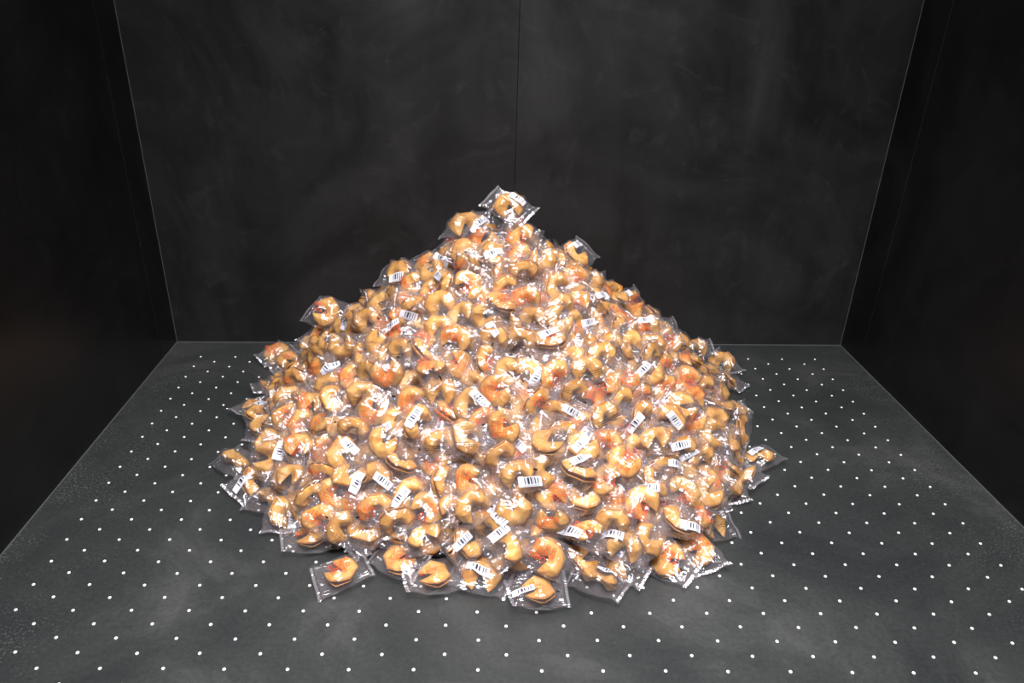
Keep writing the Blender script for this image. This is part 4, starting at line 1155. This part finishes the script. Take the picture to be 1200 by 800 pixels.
    (-0.2485, 1.134, 0.0618, 0.871, 0.42, 0.134, -0.218, 0.97, 'B2b', 0, 1, None, (-0.032, 0.0041), 'wrapped round-backed golden cookie, fourth from left in fifteenth row from top'),
    (-0.2923, 1.157, 0.0656, 0.886, 0.362, -0.056, -0.285, 1.05, 'B1a', 1, 0, None, (0.0294, 0.0191), 'wrapped round-backed red-printed cookie, third from left in fifteenth row from top'),
    (-0.1937, 1.159, 0.0214, 0.94, 0.044, -0.028, 0.336, 1.05, 'C6L', 1, 0, None, None, 'crescent cookie with red lettering round its mouth, lower left front'),
    (-0.0876, 1.094, 0.0754, 0.95, 0.236, -0.001, 0.204, 0.98, 'V6', 0, 0, None, None, 'wrapped two-lobed golden cookie, fourth from left in sixteenth row from top'),
    (-0.1351, 1.09, 0.022, 0.964, 0.015, -0.037, -0.264, 0.98, 'C1L', 1, 0, None, (-0.0355, 0.0049), 'red printed cookie in the front row between two crescent cookies'),
    (-0.0694, 1.048, 0.022, 0.995, 0.029, -0.022, 0.09, 1.02, 'C4L', 1, 0, None, (-0.0281, 0.0079), 'crescent cookie with red print in the front row, left of the level barcode'),
    (-0.0056, 1.075, 0.075, 0.829, 0.4, -0.013, 0.391, 0.99, 'B2b', 0, 0, (-0.0123, 0.0109), (-0.0387, 0.0099), 'cookie crossed by a clear barcode slanting up to the right, front centre'),
    (0.0179, 1.051, 0.022, 0.992, 0.033, 0.002, -0.122, 1.06, 'B0aL', 0, 0, (-0.0043, -0.0077), None, 'cookie crossed by a level white barcode in the front row'),
    (0.0639, 1.048, 0.0915, 0.867, 0.385, -0.072, 0.309, 1.04, 'V4', 0, 0, (-0.0022, 0.024), None, 'cookie behind a slanting barcode, near the front centre'),
    (0.0865, 1.101, 0.022, 0.854, 0.031, -0.024, -0.519, 0.93, 'V0L', 0, 0, None, None, 'wrapped two-lobed golden cookie, third from left in seventeenth row from top'),
    (0.1376, 1.041, 0.0683, 0.868, 0.399, -0.039, -0.294, 1.03, 'C5', 1, 0, None, None, 'open crescent cookie with red print behind the frontmost cookie'),
    (0.1184, 1.007, 0.022, 0.998, 0.028, -0.019, 0.053, 0.99, 'C4L', 1, 0, (-0.028, -0.0094), (0.0339, -0.0174), 'frontmost cookie, red print and small label, lying flat on the floor'),
    (0.2091, 1.079, 0.0961, 0.944, 0.149, 0.134, -0.263, 0.98, 'V7', 1, 0, (-0.0226, -0.024), None, 'wrapped red-printed cookie with falling barcode, fourth from right in sixteenth row from top'),
    (0.2336, 1.035, 0.022, 0.967, 0.026, 0.018, -0.253, 0.96, 'V6L', 0, 0, (0.0115, 0.0105), None, 'cookie under a long white barcode, right of the frontmost cookie'),
    (0.2864, 1.079, 0.021, 0.932, 0.043, 0.003, -0.361, 0.99, 'B2bL', 0, 0, (-0.0203, -0.0018), None, 'smooth bent cookie in the front row, right of the long barcode'),
    (0.2812, 1.068, 0.0696, 0.976, 0.137, 0.008, -0.17, 1.06, 'B0a', 0, 0, (-0.0236, 0.0027), None, 'wrapped cookie with falling barcode, third from right in sixteenth row from top'),
    (0.3726, 1.08, 0.022, 0.934, 0.086, -0.049, -0.344, 1.05, 'C0L', 1, 0, None, (0.0319, -0.0114), 'red printed cookie in the front row at the lower right'),
    (0.4349, 1.11, 0.022, 0.81, 0.067, -0.026, -0.582, 1.01, 'B0aL', 1, 0, None, None, 'pointed wedge-shaped cookie with red print at the lower right corner'),
    (0.3302, 1.075, 0.0776, 0.892, 0.384, -0.073, 0.227, 0.97, 'B2b', 0, 0, None, None, 'wrapped round-backed golden cookie, second from right in sixteenth row from top'),
    (0.4853, 1.185, 0.022, 0.988, 0.013, 0.034, 0.149, 1.06, 'B0aL', 0, 1, None, None, 'cookie in a long pointed bag sticking out at the right front edge'),
    (0.2592, 1.085, 0.1117, 0.876, 0.477, -0.069, -0.032, 0.94, 'B0b', 0, 0, None, None, 'wrapped round-backed golden cookie, sixth from right in fifteenth row from top'),
    (-0.3271, 1.203, 0.0404, 0.891, 0.368, -0.13, 0.232, 0.94, 'B2a', 0, 0, None, None, 'wrapped round-backed golden cookie, second from left in fifteenth row from top'),
    (0.4869, 1.236, 0.0925, 0.898, 0.303, 0.005, -0.32, 1.07, 'V5', 1, 0, None, (0.0341, -0.0188), 'wrapped two-lobed red-printed cookie, third from right in thirteenth row from top'),
    (-0.3449, 1.256, 0.0456, 0.844, 0.302, 0.013, -0.444, 0.98, 'C2', 0, 0, None, None, 'wrapped crescent golden cookie, second from left in fourteenth row from top'),
    (-0.1529, 1.498, 0.331, 0.701, 0.052, -0.251, 0.666, 1.02, 'B1b', 1, 0, None, None, 'wrapped round-backed red-printed cookie, sixth from left in sixth row from top'),
    (-0.2325, 1.463, 0.2625, 0.633, 0.444, 0.298, -0.56, 0.94, 'V3', 1, 0, None, None, 'wrapped two-lobed red-printed cookie, seventh from left in eighth row from top'),
    (-0.3567, 1.454, 0.1658, 0.766, 0.215, -0.093, -0.599, 0.96, 'C4', 0, 0, None, (0.029, 0.0195), 'wrapped crescent golden cookie, third from left in ninth row from top'),
    (0.362, 1.164, 0.094, 0.813, 0.456, 0.134, -0.336, 1.06, 'B3a', 1, 0, None, (-0.0364, 0.0174), 'wrapped round-backed red-printed cookie, fourth from right in fourteenth row from top'),
    (0.3241, 1.379, 0.2761, 0.818, 0.242, 0.351, -0.386, 0.96, 'C4', 0, 0, None, None, 'wrapped crescent golden cookie, fifth from right in eighth row from top'),
    (-0.0966, 1.542, 0.377, 0.882, 0.445, -0.018, 0.152, 0.95, 'V7', 1, 0, None, (0.0372, 0.0058), 'wrapped two-lobed red-printed cookie, fourth from left in fifth row from top'),
    (0.4591, 1.305, 0.1336, 0.728, 0.27, -0.126, 0.617, 1.06, 'B3b', 0, 1, None, None, 'wrapped round-backed golden cookie, fourth from right in eleventh row from top'),
    (0.519, 1.274, 0.0871, 0.615, 0.402, -0.34, 0.587, 0.95, 'B1a', 1, 0, None, (-0.0309, 0.0137), 'wrapped round-backed red-printed cookie, second from right in thirteenth row from top'),
    (0.2654, 1.432, 0.3208, 0.73, 0.257, -0.155, 0.614, 1.0, 'V5', 0, 0, None, (0.0316, 0.0027), 'wrapped two-lobed golden cookie, tenth from right in seventh row from top'),
    (0.3807, 1.327, 0.2076, 0.829, 0.381, 0.098, 0.398, 0.97, 'B2a', 1, 0, None, None, 'wrapped round-backed red-printed cookie, fourth from right in tenth row from top'),
    (-0.1734, 1.335, 0.2283, 0.729, 0.313, 0.28, -0.541, 0.94, 'C1', 0, 0, None, None, 'wrapped crescent golden cookie, eighth from left in ninth row from top'),
    (0.2634, 1.482, 0.3339, 0.735, 0.24, 0.218, -0.596, 1.05, 'B0a', 0, 1, None, None, 'wrapped round-backed golden cookie, fourth from right in sixth row from top'),
    (0.129, 1.581, 0.4531, 0.867, 0.305, -0.109, 0.378, 1.01, 'B2b', 0, 1, None, None, 'wrapped round-backed golden cookie, second from right in third row from top'),
    (-0.148, 1.191, 0.0991, 0.953, 0.276, 0.06, -0.111, 0.93, 'B0a', 0, 1, None, None, 'wrapped round-backed golden cookie, fifth from left in fourteenth row from top'),
    (0.4215, 1.224, 0.12, 0.91, 0.383, 0.152, -0.048, 1.01, 'B0b', 0, 1, None, (-0.0351, 0.0053), 'wrapped round-backed golden cookie, fourth from right in thirteenth row from top'),
    (-0.4362, 1.511, 0.0985, 0.887, 0.218, 0.025, -0.406, 1.03, 'C3', 0, 0, None, None, 'wrapped crescent golden cookie, second from left in tenth row from top'),
    (0.1657, 1.526, 0.4111, 0.863, 0.362, -0.019, 0.351, 1.01, 'B1b', 1, 0, None, None, 'wrapped round-backed red-printed cookie, fourth from right in fourth row from top'),
    (-0.2654, 1.439, 0.2332, 0.965, -0.03, 0.051, 0.255, 0.99, 'V7', 0, 0, None, None, 'wrapped two-lobed golden cookie, sixth from left in eighth row from top'),
    (-0.238, 1.353, 0.2072, 0.934, 0.342, 0.036, -0.098, 1.01, 'B0b', 1, 0, None, None, 'wrapped round-backed red-printed cookie, seventh from left in tenth row from top'),
    (-0.3941, 1.295, 0.0613, 0.918, 0.33, -0.011, 0.221, 0.94, 'B1a', 0, 1, None, None, 'wrapped round-backed golden cookie, third from left in thirteenth row from top'),
    (-0.1156, 1.243, 0.1707, 0.885, 0.428, 0.036, -0.179, 1.05, 'C3', 0, 0, None, (-0.0394, 0.0074), 'wrapped crescent golden cookie, tenth from left in twelfth row from top'),
    (0.1449, 1.346, 0.3063, 0.815, 0.243, 0.315, -0.42, 0.95, 'V6', 0, 0, None, None, 'wrapped two-lobed golden cookie, ninth from right in eighth row from top'),
    (-0.1079, 1.454, 0.3288, 0.936, 0.298, -0.065, -0.174, 1.0, 'V5', 0, 0, None, (0.0365, 0.0067), 'wrapped two-lobed golden cookie, eighth from left in sixth row from top'),
    (-0.1896, 1.523, 0.3071, 0.693, -0.008, -0.301, 0.655, 1.06, 'C0', 1, 0, None, None, 'wrapped crescent red-printed cookie, fifth from left in sixth row from top'),
    (0.5016, 1.496, 0.1843, 0.83, 0.331, 0.328, -0.306, 1.04, 'C7', 1, 0, None, (-0.0376, -0.0043), 'wrapped crescent red-printed cookie, fifth from right in ninth row from top'),
    (0.0231, 1.523, 0.4128, 0.688, 0.404, 0.323, -0.509, 0.93, 'B3a', 1, 0, None, None, 'wrapped round-backed red-printed cookie, seventh from left in fourth row from top'),
    (-0.3168, 1.52, 0.2104, 0.788, 0.422, -0.239, -0.379, 0.94, 'B2b', 0, 0, None, None, 'wrapped round-backed golden cookie, fifth from left in eighth row from top'),
    (-0.3856, 1.364, 0.1052, 0.73, 0.1, -0.387, 0.555, 0.95, 'V3', 1, 0, None, None, 'wrapped two-lobed red-printed cookie, second from left in eleventh row from top'),
    (-0.3135, 1.292, 0.1008, 0.926, 0.34, -0.16, 0.036, 1.04, 'V6', 0, 0, None, None, 'wrapped two-lobed golden cookie, fourth from left in twelfth row from top'),
    (-0.3169, 1.243, 0.0881, 0.746, 0.257, 0.181, -0.587, 0.94, 'C7', 0, 0, None, (-0.0302, -0.0057), 'wrapped crescent golden cookie, fifth from left in thirteenth row from top'),
    (-0.4061, 1.687, 0.123, 0.831, 0.365, -0.361, -0.213, 1.04, 'B0b', 0, 1, None, None, 'wrapped round-backed golden cookie, third from left in eighth row from top'),
    (-0.093, 1.196, 0.1216, 0.945, 0.293, 0.144, 0.02, 1.06, 'C3', 1, 0, None, None, 'wrapped crescent red-printed cookie, tenth from left in thirteenth row from top'),
    (0.0657, 1.601, 0.4803, 0.727, 0.317, 0.095, -0.602, 1.06, 'V4', 0, 0, None, None, 'wrapped two-lobed golden cookie, third from left in second row from top'),
    (0.5197, 1.32, 0.1064, 0.899, 0.401, 0.031, 0.175, 0.96, 'B1a', 0, 0, None, None, 'wrapped round-backed golden cookie, third from right in twelfth row from top'),
    (0.1406, 1.465, 0.3851, 0.893, 0.423, 0.077, -0.134, 1.05, 'B0b', 1, 0, None, None, 'wrapped round-backed red-printed cookie, seventh from right in fifth row from top'),
    (-0.0447, 1.122, 0.0711, 0.854, 0.459, 0.049, -0.241, 0.93, 'B2a', 0, 1, None, None, 'wrapped round-backed golden cookie, ninth from left in fifteenth row from top'),
    (0.0692, 1.514, 0.4308, 0.809, 0.551, 0.201, 0.045, 0.95, 'C1', 1, 0, None, None, 'wrapped crescent red-printed cookie, eighth from left in fourth row from top'),
    (0.4222, 1.288, 0.1644, 0.879, 0.222, 0.143, 0.397, 1.01, 'B2a', 1, 0, None, (-0.0283, -0.0153), 'wrapped round-backed red-printed cookie, sixth from right in eleventh row from top'),
    (0.2036, 1.282, 0.2217, 0.775, 0.298, 0.274, -0.485, 1.02, 'B3b', 0, 1, None, None, 'wrapped round-backed golden cookie, ninth from right in tenth row from top'),
    (-0.1392, 1.547, 0.3498, 0.9, 0.386, 0.089, -0.182, 1.03, 'B3a', 1, 0, None, None, 'wrapped round-backed red-printed cookie, second from left in fifth row from top'),
    (0.2968, 1.612, 0.3445, 0.941, 0.156, 0.298, -0.043, 1.02, 'B1b', 1, 0, None, None, 'wrapped round-backed red-printed cookie, second from right in fifth row from top'),
    (-0.1991, 1.125, 0.0589, 0.816, 0.212, -0.065, 0.533, 0.98, 'B2a', 0, 0, None, None, 'wrapped round-backed golden cookie, second from left in sixteenth row from top'),
    (0.09, 1.288, 0.2651, 0.902, 0.403, -0.134, 0.082, 0.97, 'C4', 1, 0, None, None, 'wrapped crescent red-printed cookie, thirteenth from right in ninth row from top'),
    (-0.034, 1.49, 0.3855, 0.925, 0.273, -0.154, 0.217, 0.94, 'B0a', 0, 0, None, (0.0354, -0.006), 'wrapped round-backed golden cookie, sixth from left in fifth row from top'),
    (0.1008, 1.096, 0.0899, 0.795, 0.209, 0.132, -0.554, 1.05, 'V7', 0, 0, None, (-0.0334, 0.0097), 'wrapped two-lobed golden cookie, eighth from right in fifteenth row from top'),
    (-0.3105, 1.335, 0.1255, 0.832, 0.284, -0.011, -0.477, 1.01, 'B1a', 1, 0, None, None, 'wrapped round-backed red-printed cookie, fifth from left in twelfth row from top'),
    (0.5546, 1.356, 0.1026, 0.757, 0.266, -0.167, 0.573, 1.03, 'V4', 0, 0, None, None, 'wrapped two-lobed golden cookie, second from right in twelfth row from top'),
    (0.3032, 1.176, 0.1312, 0.875, 0.471, 0.109, -0.007, 0.99, 'B0a', 0, 1, None, None, 'wrapped round-backed golden cookie, sixth from right in thirteenth row from top'),
    (0.34, 1.521, 0.3114, 0.817, 0.188, 0.144, -0.526, 1.0, 'B1b', 1, 0, None, None, 'wrapped round-backed red-printed cookie, second from right in sixth row from top'),
    (-0.0615, 1.377, 0.3032, 0.848, 0.175, 0.065, -0.496, 0.96, 'V5', 0, 0, None, (-0.0338, 0.0189), 'wrapped two-lobed golden cookie, thirteenth from left in eighth row from top'),
    (-0.0675, 1.627, 0.3938, 0.864, 0.174, -0.272, 0.385, 0.96, 'C4', 1, 0, None, None, 'wrapped crescent red-printed cookie, third from left in fourth row from top'),
    (0.5791, 1.557, 0.1092, 0.569, -0.215, 0.171, -0.775, 0.94, 'C3', 1, 0, None, (-0.0352, 0.004), 'wrapped crescent red-printed cookie, second from right in ninth row from top'),
    (-0.1986, 1.278, 0.1654, 0.854, 0.354, 0.141, -0.353, 0.93, 'C0', 1, 0, None, None, 'wrapped crescent red-printed cookie, seventh from left in eleventh row from top'),
    (0.1056, 1.497, 0.4008, 0.731, 0.528, -0.188, 0.388, 1.01, 'C3', 1, 0, None, (0.0308, 0.0034), 'wrapped crescent red-printed cookie, eighth from right in fifth row from top'),
    (-0.2252, 1.512, 0.2737, 0.819, 0.431, -0.336, -0.173, 1.05, 'B0b', 0, 0, None, (0.0308, 0.0096), 'wrapped round-backed golden cookie, fourth from left in seventh row from top'),
]

for k in sorted({p[8] for p in PACKETS}):
    build_model(k)

GROUP = 'wrapped fortune cookies heaped on the steel floor'
for (x, y, z, qw, qx, qy, qz, s, key, red, fine, bar, mark, label) in PACKETS:
    md = MODELS[key]
    e = link('wrapped_cookie', None)
    e.empty_display_size = 0.03
    e.matrix_world = Matrix.Translation((x, y, z)) @ Quaternion((qw, qx, qy, qz)).normalized().to_matrix().to_4x4() @ Matrix.Scale(s, 4)
    e['label'] = label
    e['category'] = 'fortune cookie'
    e['group'] = GROUP
    link('cookie', md['cookie'], e)
    w = link('wrapper', md['wrapper'], e)
    for sm in md['seals']:
        link('end_seal', sm, w)
    if red:
        link('red_print', md['red'], w)
    if fine:
        link('fine_print', md['fine'], w)
    if bar:
        V, F, UV = patch_geometry(md['height'], bar[0], bar[1], 0.040, 0.0155, 10, 4, 0.0011)
        link('barcode_label', uv_mesh('barcode_label', V, F, UV, M_BAR), w)
    if mark:
        V, F, UV = patch_geometry(md['height'], mark[0], mark[1], 0.0065, 0.0032, 3, 2, 0.0009)
        link('black_mark', uv_mesh('black_mark', V, F, UV, M_BLACK), w)

# ------------------------------------------------------------------ the rest of the heap, beneath and behind
rng = np.random.default_rng(3)
LOW = []
for k, (pose, ang) in enumerate((('C', 0), ('V', 2), ('B', 1), ('B', 3), ('V', 5), ('C', 3))):
    v, f, toast = cookie_geometry(100 + k, 18, 6)
    pv = pose_cookie(v, pose, ang * 45, np.random.default_rng(200 + k))
    bv, bf, h_ = bag_geometry(pv, 300 + k, 20, 15)
    LOW.append((pv, np.array(f), np.array(toast), bv, np.array(bf)))
front = np.array([p[:3] for p in PACKETS])
pts = []
for layer, depth in enumerate((0.0, 0.040, 0.078, 0.116)):
    for _ in range(5200):
        x = rng.uniform(PCX - 0.7, PCX + 0.7)
        y = rng.uniform(PCY - 0.68, 1.99)
        if pile_rho(x, y) > 0.95 - layer * 0.05:
            continue
        e = 0.02
        gx = (pile_z(x + e, y) - pile_z(x - e, y)) / (2 * e)
        gy = (pile_z(x, y + e) - pile_z(x, y - e)) / (2 * e)
        n = np.array([-gx, -gy, 1.0])
        n /= np.linalg.norm(n)
        c = np.array([x, y, pile_z(x, y)]) - n * depth
        if c[2] < 0.021:
            continue
        if np.min(np.linalg.norm(front - c, axis=1)) < (0.047 if layer == 0 else 0.036):
            continue
        if layer == 0 and y < PCY - 0.02:
            continue            # the front face is already built packet by packet
        if pts and min(np.linalg.norm(c - p[0]) for p in pts) < 0.045:
            continue
        pts.append((c, n))
CV, CF, CT, FV, FF = [], [], [], [], []
nv = 0
mats_idx = []
allv, allf, toast_all = [], [], []
for c, n in pts:
    deep = c[2] < pile_z(c[0], c[1]) - 0.06
    pv, f, toast, bv, bf = LOW[rng.integers(len(LOW))]
    n = n + rng.normal(0, 0.35, 3)
    n /= np.linalg.norm(n)
    if c[2] < 0.04:
        n = np.array([0, 0, 1.0])
    t = rng.normal(0, 1, 3)
    t -= n * (t @ n)
    t /= np.linalg.norm(t)
    B = np.stack([t, np.cross(n, t), n], 1) * rng.uniform(0.9, 1.02)
    for vv, fl, mi in ((pv, f, 0), (bv * np.array([0.8, 0.8, 1.0]), bf, 1)):
        if mi and deep:
            continue
        P = vv @ B.T + c
        P[:, 2] = np.maximum(P[:, 2], 0.002)
        P[:, 1] = np.minimum(P[:, 1], YB - 0.006)
        allv.append(P)
        allf.append(fl + nv)
        nv += len(P)
        mats_idx += [mi] * len(fl)
        toast_all += list(toast) if mi == 0 else [0.0] * len(vv)
me = bpy.data.meshes.new('heaped_cookies')
me.from_pydata(np.concatenate(allv).tolist(), [], np.concatenate(allf).tolist())
me.materials.append(M_COOKIE)
me.materials.append(M_FILM)
me.polygons.foreach_set('material_index', mats_idx)
me.polygons.foreach_set('use_smooth', [True] * len(me.polygons))
at = me.attributes.new('toast', 'FLOAT', 'POINT')
at.data.foreach_set('value', list(map(float, toast_all)))
me.update()
heap = link('heaped_cookies', me)
heap['kind'] = 'stuff'
heap['label'] = 'wrapped cookies packed inside and at the back of the heap'
heap['category'] = 'fortune cookies'
print('PACKETS', len(PACKETS), 'HEAP', len(pts), 'polys', len(me.polygons), 'studs', sum(1 for o in floor.children if o.name.startswith('stud')))
